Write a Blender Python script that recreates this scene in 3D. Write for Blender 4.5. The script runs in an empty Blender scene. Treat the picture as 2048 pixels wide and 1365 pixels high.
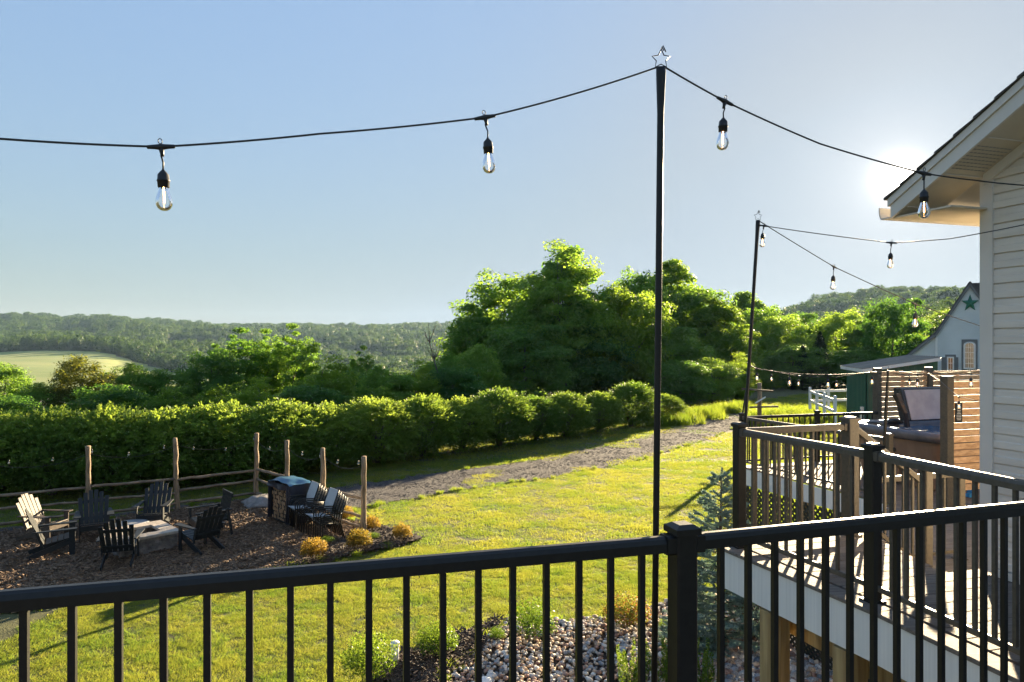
import bpy, math, random
import numpy as np
from mathutils import Vector, Matrix, noise as mnoise
random.seed(7); RNG = np.random.default_rng(7)
SC = bpy.context.scene
COL = SC.collection
F = 1400.0; CU = 1024.0; HV = 690.0          # focal length and horizon of the 2048 px photograph
# ------------------------------------------------------------------ camera
cam_d = bpy.data.cameras.new('camera'); cam = bpy.data.objects.new('camera', cam_d); COL.objects.link(cam)
cam.location = (0, 0, 0); cam.rotation_euler = (math.pi/2, 0, 0)
cam_d.sensor_width = 36; cam_d.lens = 36*F/2048
cam_d.shift_y = (HV-682.5)/2048
cam_d.clip_start = 0.05; cam_d.clip_end = 12000
SC.camera = cam
SC.render.resolution_x = 1024; SC.render.resolution_y = 682
# ------------------------------------------------------------------ light
SUN_U, SUN_V = 1800.0, 357.0
SD = Vector(((SUN_U-CU)/F, 1.0, (HV-SUN_V)/F)).normalized()
EL = math.asin(SD.z); AZ = math.atan2(SD.x, SD.y)
W = bpy.data.worlds.new('World'); SC.world = W; W.use_nodes = True
nt = W.node_tree; nt.nodes.clear()
wo = nt.nodes.new('ShaderNodeOutputWorld'); bg = nt.nodes.new('ShaderNodeBackground')
sky = nt.nodes.new('ShaderNodeTexSky'); sky.sky_type = 'NISHITA'; sky.sun_disc = False
sky.sun_elevation = EL; sky.sun_rotation = AZ
sky.altitude = 300; sky.air_density = 1.0; sky.dust_density = 0.35; sky.ozone_density = 1.6
bg.inputs['Strength'].default_value = 0.15
# the sun's aureole: angle from the sun direction
geo = nt.nodes.new('ShaderNodeNewGeometry')
dot = nt.nodes.new('ShaderNodeVectorMath'); dot.operation = 'DOT_PRODUCT'; dot.inputs[1].default_value = -SD
nt.links.new(geo.outputs['Incoming'], dot.inputs[0])
acos = nt.nodes.new('ShaderNodeMath'); acos.operation = 'ARCCOSINE'; nt.links.new(dot.outputs['Value'], acos.inputs[0])
def wmath(op, a, b=None):
    n = nt.nodes.new('ShaderNodeMath'); n.operation = op
    for i, s in enumerate((a, b)):
        if s is None: continue
        if isinstance(s, (int, float)): n.inputs[i].default_value = s
        else: nt.links.new(s, n.inputs[i])
    return n.outputs[0]
th = acos.outputs[0]
g1 = wmath('MULTIPLY', wmath('EXPONENT', wmath('MULTIPLY', th, -1/0.0062)), 50.0)
g2 = wmath('MULTIPLY', wmath('EXPONENT', wmath('MULTIPLY', th, -1/0.07)), 0.6)
g3 = wmath('MULTIPLY', wmath('EXPONENT', wmath('MULTIPLY', th, -1/0.25)), 0.02)
gs = wmath('ADD', wmath('ADD', g1, g2), g3)
gc = nt.nodes.new('ShaderNodeVectorMath'); gc.operation = 'SCALE'; gc.inputs[0].default_value = (1.0, 0.90, 0.77)
nt.links.new(gs, gc.inputs['Scale'])
ad = nt.nodes.new('ShaderNodeVectorMath'); ad.operation = 'ADD'
lum = nt.nodes.new('ShaderNodeRGBToBW'); nt.links.new(sky.outputs[0], lum.inputs[0])
SKA, SKB = 0.93, 7.2*0.15                     # an even, clear evening sky: bright parts rolled off
ks = wmath('DIVIDE', SKA, wmath('ADD', wmath('MULTIPLY', lum.outputs[0], SKB), 1.0))
hs_ = nt.nodes.new('ShaderNodeHueSaturation'); hs_.inputs['Saturation'].default_value = 0.92; hs_.inputs['Hue'].default_value = 0.503; # bright parts of the sky pale towards a neutral blue white, as film does
pale = nt.nodes.new('ShaderNodeVectorMath'); pale.operation = 'SCALE'; pale.inputs[0].default_value = (0.80, 0.99, 1.18); nt.links.new(lum.outputs[0], pale.inputs['Scale'])
pm = nt.nodes.new('ShaderNodeMix'); pm.data_type = 'RGBA'; pm.clamp_factor = True
nt.links.new(wmath('MINIMUM', wmath('MULTIPLY', wmath('SUBTRACT', lum.outputs[0], 2.0), 0.14), 0.85), pm.inputs[0]); nt.links.new(sky.outputs[0], pm.inputs[6]); nt.links.new(pale.outputs[0], pm.inputs[7])
nt.links.new(pm.outputs[2], hs_.inputs['Color'])
sc_ = nt.nodes.new('ShaderNodeVectorMath'); sc_.operation = 'SCALE'; nt.links.new(hs_.outputs[0], sc_.inputs[0]); nt.links.new(ks, sc_.inputs['Scale'])
nt.links.new(sc_.outputs[0], ad.inputs[0]); nt.links.new(gc.outputs[0], ad.inputs[1])
nt.links.new(ad.outputs[0], bg.inputs['Color']); nt.links.new(bg.outputs[0], wo.inputs['Surface'])
sl = bpy.data.lights.new('sun', 'SUN'); sl.energy = 5.0; sl.angle = math.radians(0.5); sl.color = (1.0, 0.79, 0.50)
so = bpy.data.objects.new('sun', sl); COL.objects.link(so); so.rotation_euler = SD.to_track_quat('Z', 'Y').to_euler()
vs = SC.view_settings; vs.view_transform = 'Standard'; vs.look = 'None'; vs.exposure = 2.42; vs.gamma = 1.0; vs.use_curve_mapping = False
cy = SC.cycles; cy.use_denoising = True; cy.max_bounces = 8; cy.diffuse_bounces = 3; cy.glossy_bounces = 3
cy.transmission_bounces = 6; cy.transparent_max_bounces = 8; cy.volume_bounces = 0
cy.use_adaptive_sampling = True; cy.adaptive_threshold = 0.02; cy.sample_clamp_indirect = 6.0; cy.caustics_refractive = False; cy.caustics_reflective = False
# ------------------------------------------------------------------ materials
def M(name, col, rough=0.6, col2=None, scale=8.0, bump=0.0, bscale=None, metal=0.0, stretch=None, spec=0.5, detail=6, coat=0.0, emit=None, estr=0.0, island=0.0, obvar=0.0, lo=0.35, hi=0.65, co='Object'):
    m = bpy.data.materials.new(name); m.use_nodes = True; n = m.node_tree.nodes; L = m.node_tree.links
    b = n['Principled BSDF']; b.inputs['Roughness'].default_value = rough; b.inputs['Metallic'].default_value = metal
    b.inputs['Specular IOR Level'].default_value = spec; b.inputs['Coat Weight'].default_value = coat
    b.inputs['Base Color'].default_value = (*col, 1)
    if emit: b.inputs['Emission Color'].default_value = (*emit, 1); b.inputs['Emission Strength'].default_value = estr
    tc = n.new('ShaderNodeTexCoord'); vec = tc.outputs[co]
    if stretch:
        mp = n.new('ShaderNodeMapping'); mp.inputs['Scale'].default_value = stretch; L.new(vec, mp.inputs[0]); vec = mp.outputs[0]
    out = None
    if col2:
        nz = n.new('ShaderNodeTexNoise'); nz.inputs['Scale'].default_value = scale; nz.inputs['Detail'].default_value = detail
        L.new(vec, nz.inputs['Vector'])
        cr = n.new('ShaderNodeValToRGB'); cr.color_ramp.elements[0].position = lo; cr.color_ramp.elements[1].position = hi
        cr.color_ramp.elements[0].color = (*col, 1); cr.color_ramp.elements[1].color = (*col2, 1)
        L.new(nz.outputs[0], cr.inputs[0]); out = cr.outputs[0]
    if island or obvar:
        hs = n.new('ShaderNodeHueSaturation'); hs.inputs['Color'].default_value = (*col, 1)
        if out: L.new(out, hs.inputs['Color'])
        mr = n.new('ShaderNodeMapRange'); a = island or obvar
        mr.inputs['To Min'].default_value = 1-a; mr.inputs['To Max'].default_value = 1+a
        if island:
            g = n.new('ShaderNodeNewGeometry'); L.new(g.outputs['Random Per Island'], mr.inputs[0])
        else:
            g = n.new('ShaderNodeObjectInfo'); L.new(g.outputs['Random'], mr.inputs[0])
        L.new(mr.outputs[0], hs.inputs['Value']); out = hs.outputs[0]
    if out: L.new(out, b.inputs['Base Color'])
    if bump:
        n2 = n.new('ShaderNodeTexNoise'); n2.inputs['Scale'].default_value = bscale or scale*3; n2.inputs['Detail'].default_value = 6
        L.new(vec, n2.inputs['Vector'])
        bp = n.new('ShaderNodeBump'); bp.inputs['Strength'].default_value = min(1, bump); bp.inputs['Distance'].default_value = 0.02
        L.new(n2.outputs[0], bp.inputs['Height']); L.new(bp.outputs[0], b.inputs['Normal'])
    return m
def LEAF(name, c1, c2, t1, t2, trans=0.5, rough=0.5, tip=None, nsc=0.9, namp=0.4):
    """leaf: diffuse/gloss front mixed with light passing through; colour varies leaf by leaf and plant by plant"""
    m = bpy.data.materials.new(name); m.use_nodes = True; n = m.node_tree.nodes; L = m.node_tree.links
    b = n['Principled BSDF']; b.inputs['Roughness'].default_value = rough; b.inputs['Specular IOR Level'].default_value = 0.10
    g = n.new('ShaderNodeNewGeometry'); oi = n.new('ShaderNodeObjectInfo')
    nz = n.new('ShaderNodeTexNoise'); nz.inputs['Scale'].default_value = nsc; nz.inputs['Detail'].default_value = 4
    L.new(g.outputs['Position'], nz.inputs['Vector'])
    a = n.new('ShaderNodeMath'); a.operation = 'MULTIPLY_ADD'; a.inputs[1].default_value = 0.45
    L.new(g.outputs['Random Per Island'], a.inputs[0])
    a2 = n.new('ShaderNodeMath'); a2.operation = 'MULTIPLY_ADD'; a2.inputs[1].default_value = 0.6; a2.inputs[2].default_value = -0.14
    L.new(oi.outputs['Random'], a2.inputs[0])
    a3 = n.new('ShaderNodeMath'); a3.operation = 'MULTIPLY_ADD'; a3.inputs[1].default_value = namp
    L.new(nz.outputs[0], a3.inputs[0]); L.new(a2.outputs[0], a3.inputs[2]); L.new(a3.outputs[0], a.inputs[2])
    def ramp(x, y):
        r = n.new('ShaderNodeValToRGB'); r.color_ramp.elements[0].position = 0.1; r.color_ramp.elements[1].position = 0.9
        r.color_ramp.elements[0].color = (*x, 1); r.color_ramp.elements[1].color = (*y, 1); L.new(a.outputs[0], r.inputs[0])
        if tip:
            e = r.color_ramp.elements.new(0.97); e.color = (*tip, 1); r.color_ramp.elements[2].color = (*tip, 1); r.color_ramp.elements[1].position = 0.8
        return r.outputs[0]
    L.new(ramp(c1, c2), b.inputs['Base Color'])
    t = n.new('ShaderNodeBsdfTranslucent'); L.new(ramp(t1, t2), t.inputs['Color'])
    mx = n.new('ShaderNodeMixShader'); mx.inputs[0].default_value = trans
    L.new(b.outputs[0], mx.inputs[1]); L.new(t.outputs[0], mx.inputs[2])
    L.new(mx.outputs[0], n['Material Output'].inputs['Surface'])
    return m
mat = {}
mat['metal'] = M('black_powder_coat', (0.009, 0.009, 0.009), 0.42, (0.013, 0.013, 0.012), 40, 0.08, 300, spec=0.35)
mat['metal_tan_lit'] = M('black_powder_coat_tan_lit', (0.072, 0.062, 0.050), 0.45, (0.10, 0.085, 0.066), 40, 0.08, 300, spec=0.4)  # railing black made tan: warm bounce off the house wall put into the colour
mat['rubber'] = M('black_rubber', (0.014, 0.016, 0.017), 0.5, (0.022, 0.022, 0.022), 30)
mat['board'] = M('composite_board', (0.14, 0.118, 0.10), 0.72, (0.215, 0.185, 0.16), 3, 0.5, 60, spec=0.3, stretch=(1.2, 14, 14), obvar=0.16)
mat['fascia'] = M('white_fascia', (0.70, 0.70, 0.70), 0.5, (0.78, 0.78, 0.77), 2, 0.05, 90, stretch=(30, 30, 0.5))
mat['ptwood'] = M('treated_lumber', (0.24, 0.16, 0.07), 0.7, (0.46, 0.35, 0.17), 4, 0.3, 20, stretch=(5, 5, 0.35), detail=9)
mat['cedar'] = M('cedar_slat', (0.50, 0.29, 0.145), 0.6, (0.74, 0.48, 0.27), 3, 0.25, 30, stretch=(0.6, 9, 9), obvar=0.14)
mat['cedar_post'] = M('cedar_stud', (0.52, 0.30, 0.16), 0.6, (0.70, 0.44, 0.25), 3, 0.25, 30, stretch=(9, 9, 0.6))
mat['siding'] = M('vinyl_siding', (0.68, 0.62, 0.54), 0.5, (0.75, 0.69, 0.605), 2, 0.10, 40, stretch=(1, 1, 12), obvar=0.03)
mat['trim'] = M('white_vinyl_trim', (0.67, 0.625, 0.56), 0.45, (0.73, 0.685, 0.62), 2, 0.04, 40)
mat['soffit'] = M('vinyl_soffit', (0.60, 0.53, 0.42), 0.5, (0.66, 0.59, 0.47), 5)
mat['shingle'] = M('asphalt_shingle', (0.05, 0.048, 0.045), 0.9, (0.12, 0.11, 0.10), 60, 0.5, 150)
mat['barn'] = M('white_barn_siding', (0.58, 0.62, 0.62), 0.5, (0.70, 0.73, 0.72), 0.8, 0.1, 20)
mat['barntrim'] = M('barn_trim', (0.12, 0.13, 0.14), 0.5, (0.16, 0.17, 0.18), 3)
mat['whitepaint'] = M('white_paint', (0.72, 0.72, 0.71), 0.45, (0.8, 0.8, 0.79), 4, 0.05, 40)
mat['greenmetal'] = M('green_sheet_metal', (0.012, 0.075, 0.05), 0.4, (0.02, 0.10, 0.065), 1.5, spec=0.5)
mat['greenstar'] = M('green_star_paint', (0.02, 0.14, 0.09), 0.4, (0.03, 0.19, 0.12), 5)
mat['tinroof'] = M('pale_sheet_roof', (0.19, 0.165, 0.125), 0.55, (0.25, 0.22, 0.17), 2, spec=0.2)
mat['glassdark'] = M('dark_window_glass', (0.02, 0.025, 0.03), 0.08, spec=0.8)
mat['plastic_dark'] = M('dark_poly_lumber', (0.012, 0.015, 0.017), 0.5, (0.019, 0.023, 0.025), 20, 0.1, 200, spec=0.3)
mat['plastic_sunlit'] = M('sunlit_dark_poly_lumber', (0.06, 0.045, 0.035), 0.5, (0.085, 0.062, 0.047), 20, 0.1, 200, spec=0.3)  # dark chair plastic coloured tan to stand for the sun on it
mat['barkpost'] = M('weathered_round_wood', (0.16, 0.105, 0.06), 0.8, (0.33, 0.23, 0.14), 5, 0.7, 14, stretch=(4, 4, 0.7))
mat['barkrail'] = M('weathered_rail_wood', (0.11, 0.08, 0.055), 0.8, (0.27, 0.20, 0.13), 4, 0.7, 14)
mat['bark'] = M('tree_bark', (0.075, 0.06, 0.045), 0.9, (0.17, 0.14, 0.11), 4, 0.8, 12, stretch=(3, 3, 0.6))
mat['deadwood'] = M('bleached_dead_wood', (0.30, 0.26, 0.21), 0.8, (0.42, 0.37, 0.30), 4)
mat['logend'] = M('split_log_end', (0.20, 0.11, 0.05), 0.8, (0.42, 0.27, 0.14), 14, 0.3, 40, obvar=0.3)
mat['logbark'] = M('log_bark', (0.10, 0.07, 0.05), 0.9, (0.2, 0.15, 0.11), 20, 0.6)
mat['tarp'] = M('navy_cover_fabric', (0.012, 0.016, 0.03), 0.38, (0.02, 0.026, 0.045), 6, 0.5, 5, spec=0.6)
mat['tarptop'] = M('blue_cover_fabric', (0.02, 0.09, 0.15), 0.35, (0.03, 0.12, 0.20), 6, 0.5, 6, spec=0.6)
mat['sling'] = M('grey_sling_fabric', (0.42, 0.42, 0.42), 0.6, (0.48, 0.48, 0.47), 60, 0.2, 400)
mat['block'] = M('grey_wall_block', (0.13, 0.115, 0.105), 0.85, (0.23, 0.21, 0.195), 8, 0.7, 40, obvar=0.2)
mat['capstone'] = M('cap_stone', (0.34, 0.29, 0.235), 0.8, (0.45, 0.39, 0.32), 10, 0.4, 60, obvar=0.08)
mat['boulder'] = M('grey_boulder', (0.16, 0.15, 0.14), 0.85, (0.30, 0.28, 0.26), 5, 0.8, 12)
mat['mulch'] = M('brown_mulch', (0.045, 0.028, 0.018), 0.95, (0.12, 0.078, 0.048), 30, 1.0, 60, co='Object')
mat['chip'] = M('mulch_chip', (0.08, 0.050, 0.030), 0.9, (0.21, 0.138, 0.082), 3, island=0.4, co='Object')
mat['darkmulch'] = M('black_mulch', (0.02, 0.014, 0.010), 0.95, (0.075, 0.05, 0.034), 40, 1.0, 70)
mat['darkchip'] = M('dark_mulch_chip', (0.045, 0.028, 0.02), 0.8, (0.10, 0.066, 0.045), 3)
mat['gravel'] = M('dark_gravel', (0.035, 0.031, 0.031), 0.95, (0.10, 0.088, 0.084), 26, 1.0, 50)
mat['chipping'] = M('gravel_chipping', (0.028, 0.027, 0.030), 0.9, (0.078, 0.073, 0.074), 3, co='Object')
mat['soil'] = M('meadow_soil', (0.05, 0.055, 0.018), 0.95, (0.10, 0.10, 0.03), 5, 0.8, 30)
mat['floor'] = M('woodland_floor', (0.022, 0.035, 0.012), 0.95, (0.045, 0.06, 0.02), 0.05, 0.6, 2)
mat['field'] = M('pale_hay_field', (0.20, 0.27, 0.055), 0.95, (0.29, 0.32, 0.085), 0.012, 0.2, 1, stretch=(1, 3, 1))
mat['spawhite'] = M('grey_cover_underside', (0.30, 0.30, 0.34), 0.55, (0.38, 0.38, 0.42), 5, 0.4, 8)
mat['spavinyl'] = M('black_cover_vinyl', (0.016, 0.016, 0.018), 0.35, (0.03, 0.03, 0.032), 7, 0.5, 12)
mat['sparim'] = M('slate_acrylic', (0.085, 0.085, 0.10), 0.25, (0.13, 0.125, 0.14), 6, spec=0.5)
mat['spaskirt'] = M('brown_spa_skirt', (0.20, 0.13, 0.095), 0.45, (0.25, 0.17, 0.12), 5, stretch=(1, 1, 0.3))
mat['water'] = M('blue_spa_water', (0.02, 0.14, 0.30), 0.06, (0.03, 0.19, 0.38), 5, 0.4, 9, spec=0.8)
mat['signblack'] = M('black_sign_board', (0.015, 0.015, 0.015), 0.4)
mat['printwhite'] = M('white_print', (0.7, 0.7, 0.68), 0.5)
mat['bluecloth'] = M('blue_cloth', (0.01, 0.16, 0.42), 0.6, (0.015, 0.2, 0.5), 9, 0.4)
mat['lattice'] = M('dark_lattice', (0.022, 0.024, 0.018), 0.6, (0.034, 0.035, 0.027), 10)
mat['grey'] = M('galvanised_grey', (0.28, 0.28, 0.28), 0.5, (0.34, 0.34, 0.34), 9)
mat['brass'] = M('bulb_base_brass', (0.5, 0.33, 0.12), 0.35, metal=1.0)
mat['filament'] = M('glowing_filament', (0.9, 0.5, 0.2), 0.5, emit=(1.0, 0.48, 0.16), estr=5.0)
for i, (a, b_) in enumerate([((0.22, 0.19, 0.165), (0.36, 0.32, 0.28)), ((0.30, 0.21, 0.14), (0.46, 0.34, 0.24)), ((0.15, 0.155, 0.165), (0.27, 0.28, 0.29)), ((0.38, 0.35, 0.31), (0.54, 0.50, 0.45)), ((0.17, 0.105, 0.085), (0.27, 0.18, 0.14))]):
    mat['stone%d' % i] = M('river_stone_%s' % ['taupe', 'tan', 'slate', 'pale', 'russet'][i], a, 0.75, tuple(min(0.7, q*1.3) for q in b_), 9, 0.3, 30, obvar=0.25, spec=0.12)
gl = bpy.data.materials.new('clear_bulb_glass'); gl.use_nodes = True
gb = gl.node_tree.nodes['Principled BSDF']; gb.inputs['Transmission Weight'].default_value = 1; gb.inputs['Roughness'].default_value = 0.0; gb.inputs['IOR'].default_value = 1.45; gb.inputs['Base Color'].default_value = (1, 0.985, 0.96, 1)
mat['glass'] = gl
mat['leaf_tree'] = LEAF('tree_leaf', (0.050, 0.130, 0.036), (0.105, 0.205, 0.050), (0.17, 0.40, 0.04), (0.44, 0.62, 0.06), 0.6)
mat['leaf_bright'] = LEAF('bright_tree_leaf', (0.055, 0.125, 0.024), (0.10, 0.185, 0.034), (0.22, 0.40, 0.03), (0.45, 0.60, 0.05), 0.6)
mat['leaf_dark'] = LEAF('dark_tree_leaf', (0.042, 0.115, 0.040), (0.085, 0.180, 0.050), (0.13, 0.33, 0.04), (0.32, 0.50, 0.05), 0.56)
mat['leaf_hedge'] = LEAF('hedge_leaf', (0.045, 0.115, 0.032), (0.10, 0.19, 0.042), (0.12, 0.26, 0.03), (0.44, 0.56, 0.07), 0.5)
mat['leaf_red'] = LEAF('russet_tipped_leaf', (0.045, 0.07, 0.016), (0.085, 0.10, 0.022), (0.2, 0.26, 0.03), (0.36, 0.34, 0.05), 0.5, tip=(0.32, 0.10, 0.03))
mat['leaf_gold'] = LEAF('golden_barberry_leaf', (0.11, 0.10, 0.02), (0.26, 0.15, 0.035), (0.30, 0.26, 0.03), (0.62, 0.38, 0.06), 0.5)
mat['leaf_box'] = LEAF('boxwood_leaf', (0.03, 0.075, 0.014), (0.07, 0.13, 0.022), (0.16, 0.30, 0.025), (0.36, 0.48, 0.045), 0.45, 0.35)
mat['leaf_spirea'] = LEAF('spirea_leaf', (0.035, 0.07, 0.016), (0.08, 0.11, 0.022), (0.18, 0.26, 0.03), (0.34, 0.38, 0.05), 0.5, tip=(0.42, 0.16, 0.05))
mat['needle'] = LEAF('blue_spruce_needle', (0.20, 0.32, 0.30), (0.36, 0.48, 0.44), (0.18, 0.32, 0.22), (0.34, 0.48, 0.32), 0.25)
mat['needle_dark'] = LEAF('dark_spruce_needle', (0.015, 0.035, 0.016), (0.03, 0.055, 0.022), (0.03, 0.06, 0.02), (0.06, 0.1, 0.03), 0.25)
mat['far_leaf'] = LEAF('far_wood_leaf', (0.028, 0.066, 0.026), (0.056, 0.11, 0.034), (0.06, 0.14, 0.03), (0.16, 0.25, 0.04), 0.38)
mat['grass'] = LEAF('lawn_grass', (0.045, 0.105, 0.018), (0.16, 0.17, 0.04), (0.16, 0.34, 0.03), (0.49, 0.50, 0.065), 0.57, 0.45, nsc=0.5, namp=0.6)
mat['tallgrass'] = LEAF('tall_grass', (0.045, 0.09, 0.014), (0.10, 0.15, 0.025), (0.18, 0.30, 0.02), (0.40, 0.46, 0.05), 0.6, 0.45)
# ------------------------------------------------------------------ mesh helpers
class MB:
    def __init__(s): s.v = []; s.f = []
    def add(s, vs_, fs):
        o = len(s.v); s.v += [tuple(p) for p in vs_]; s.f += [tuple(i+o for i in q) for q in fs]; return s
    def box(s, c, d, ax=None, taper=1.0):
        """box centred c, size d; ax = (x,y,z) unit axes"""
        c = Vector(c); X, Y, Z = ax or (Vector((1, 0, 0)), Vector((0, 1, 0)), Vector((0, 0, 1)))
        vs_ = []
        for k in (-1, 1):
            t = taper if k > 0 else 1.0
            for i, j in ((-1, -1), (1, -1), (1, 1), (-1, 1)):
                vs_.append(c+X*(i*d[0]/2*t)+Y*(j*d[1]/2*t)+Z*(k*d[2]/2))
        return s.add(vs_, [(3, 2, 1, 0), (4, 5, 6, 7), (0, 1, 5, 4), (1, 2, 6, 5), (2, 3, 7, 6), (3, 0, 4, 7)])
    def bar(s, a, b, w, h, up=(0, 0, 1), bevel=0):
        a = Vector(a); b = Vector(b); X = (b-a); l = X.length; X.normalize(); U = Vector(up)
        Y = U.cross(X); Y.normalize(); Z = X.cross(Y)
        if not bevel: return s.box((a+b)/2, (l, w, h), (X, Y, Z))
        q = bevel; pr = [(-w/2+q, -h/2), (w/2-q, -h/2), (w/2, -h/2+q), (w/2, h/2-q), (w/2-q, h/2), (-w/2+q, h/2), (-w/2, h/2-q), (-w/2, -h/2+q)]
        return s.sweep([a, b], [pr, pr], Y, Z)
    def sweep(s, pts, profs, Y, Z):
        n = len(profs[0]); vs_ = []
        for p, pr in zip(pts, profs):
            for a, b in pr: vs_.append(Vector(p)+Y*a+Z*b)
        fs = []
        for k in range(len(pts)-1):
            for i in range(n):
                j = (i+1) % n; fs.append((k*n+i, k*n+j, (k+1)*n+j, (k+1)*n+i))
        fs.append(tuple(range(n))[::-1]); fs.append(tuple((len(pts)-1)*n+i for i in range(n)))
        return s.add(vs_, fs)
    def tube(s, pts, r, n=8, cap=True):
        pts = [Vector(p) for p in pts]; rs = r if isinstance(r, (list, tuple)) else [r]*len(pts)
        vs_ = []; ref = None
        for k, p in enumerate(pts):
            t = (pts[min(k+1, len(pts)-1)]-pts[max(k-1, 0)])
            t = t.normalized() if t.length > 1e-9 else Vector((0, 0, 1))
            if ref is None:
                ref = Vector((0, 0, 1)).cross(t)
                if ref.length < 0.2: ref = Vector((1, 0, 0)).cross(t)
                ref.normalize()
            ref = (ref-t*ref.dot(t)).normalized(); b = t.cross(ref)
            for i in range(n):
                a = 2*math.pi*i/n; vs_.append(p+(ref*math.cos(a)+b*math.sin(a))*rs[k])
        fs = []
        for k in range(len(pts)-1):
            for i in range(n):
                j = (i+1) % n; fs.append((k*n+i, k*n+j, (k+1)*n+j, (k+1)*n+i))
        if cap: fs += [tuple(range(n))[::-1], tuple((len(pts)-1)*n+i for i in range(n))]
        return s.add(vs_, fs)
    def lathe(s, prof, n=16, o=(0, 0, 0)):
        o = Vector(o); vs_ = []; m = len(prof)
        for r, z in prof:
            for i in range(n):
                a = 2*math.pi*i/n; vs_.append(o+Vector((r*math.cos(a), r*math.sin(a), z)))
        fs = []
        for k in range(m-1):
            for i in range(n):
                j = (i+1) % n; fs.append((k*n+i, k*n+j, (k+1)*n+j, (k+1)*n+i))
        return s.add(vs_, fs)
    def prism(s, poly, z0, z1):
        n = len(poly); vs_ = [(x, y, z0) for x, y in poly]+[(x, y, z1) for x, y in poly]
        fs = [tuple(range(n))[::-1], tuple(range(n, 2*n))]+[(i, (i+1) % n, n+(i+1) % n, n+i) for i in range(n)]
        return s.add(vs_, fs)
    def mesh(s, name, m, smooth=False):
        me = bpy.data.meshes.new(name); me.from_pydata([tuple(p) for p in s.v], [], s.f)
        if m: me.materials.append(mat[m] if isinstance(m, str) else m)
        if smooth:
            me.polygons.foreach_set('use_smooth', [True]*len(me.polygons))
        return me
    def build(s, name, m, parent=None, smooth=False, loc=None, label=None):
        me = s.mesh(name, m, smooth); return obj(name, me, parent, loc, label)
def obj(name, me, parent=None, loc=None, label=None):
    o = bpy.data.objects.new(name, me); COL.objects.link(o)
    if parent is not None: o.parent = parent
    if loc is not None: o.location = loc
    if label: o['label'] = label
    return o
def tag(o, label, cat, group=None):
    o['label'] = label; o['category'] = cat
    if group: o['group'] = group
    return o
def thing(name, label, cat, loc=(0, 0, 0), rz=0.0, group=None):
    o = bpy.data.objects.new(name, None); COL.objects.link(o); o.location = loc; o.rotation_euler = (0, 0, rz)
    o.empty_display_size = 0.1
    return tag(o, label, cat, group)
def kids(o): return [c for c in COL.objects if c.parent == o]
def copy_tree(src, tree, loc, rz, label, group=None, scale=None):
    """tree = list of (child, [grandchildren]); copies keep the source's mesh data"""
    r = src.copy(); COL.objects.link(r); r.location = loc; r.rotation_euler = (0, 0, rz)
    if scale is not None: r.scale = scale
    r['label'] = label
    if group: r['group'] = group
    for ch, gs_ in tree:
        c = ch.copy(); COL.objects.link(c); c.parent = r
        for g in gs_:
            d = g.copy(); COL.objects.link(d); d.parent = c
    return r
def struct(o, kind='structure'): o['kind'] = kind; return o
def PZ(u, v, z):
    Y = z*F/(HV-v); return Vector(((u-CU)/F*Y, Y, z))
def PY(u, v, Y): return Vector(((u-CU)/F*Y, Y, (HV-v)/F*Y))
G0 = -5.07
def PG(u, v): p = PZ(u, v, G0); return (p.x, p.y)
def np_mesh(name, V, Fq, m, k=4):
    me = bpy.data.meshes.new(name); nf = len(Fq)
    me.vertices.add(len(V)); me.vertices.foreach_set('co', np.asarray(V, dtype=np.float32).ravel())
    me.loops.add(nf*k); me.loops.foreach_set('vertex_index', np.asarray(Fq, dtype=np.int32).ravel())
    me.polygons.add(nf); me.polygons.foreach_set('loop_start', np.arange(0, nf*k, k, dtype=np.int32))
    me.update(calc_edges=True)
    if m: me.materials.append(mat[m] if isinstance(m, str) else m)
    return me
def nrm(a): return a/np.maximum(np.linalg.norm(a, axis=1, keepdims=True), 1e-9)
def leaf_quads(C, N, size, asp=0.62, T=None):
    n = len(C); N = nrm(N)
    if T is None: T = RNG.normal(size=(n, 3))
    T = nrm(T-N*np.sum(T*N, axis=1, keepdims=True)); B = np.cross(N, T)
    s = size[:, None] if isinstance(size, np.ndarray) else size
    V = np.stack([C-T*s*0.5, C+B*s*asp*0.5+N*s*0.08, C+T*s*0.5, C-B*s*asp*0.5+N*s*0.08], axis=1).reshape(-1, 3)
    return V, np.arange(4*n).reshape(-1, 4)
def inpoly(x, y, poly):
    x = np.asarray(x); y = np.asarray(y); r = np.zeros(x.shape, bool); n = len(poly)
    for i in range(n):
        x1, y1 = poly[i]; x2, y2 = poly[(i+1) % n]
        c = ((y1 > y) != (y2 > y)) & (x < (x2-x1)*(y-y1)/((y2-y1) if y2 != y1 else 1e-9)+x1)
        r ^= c
    return r
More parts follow.
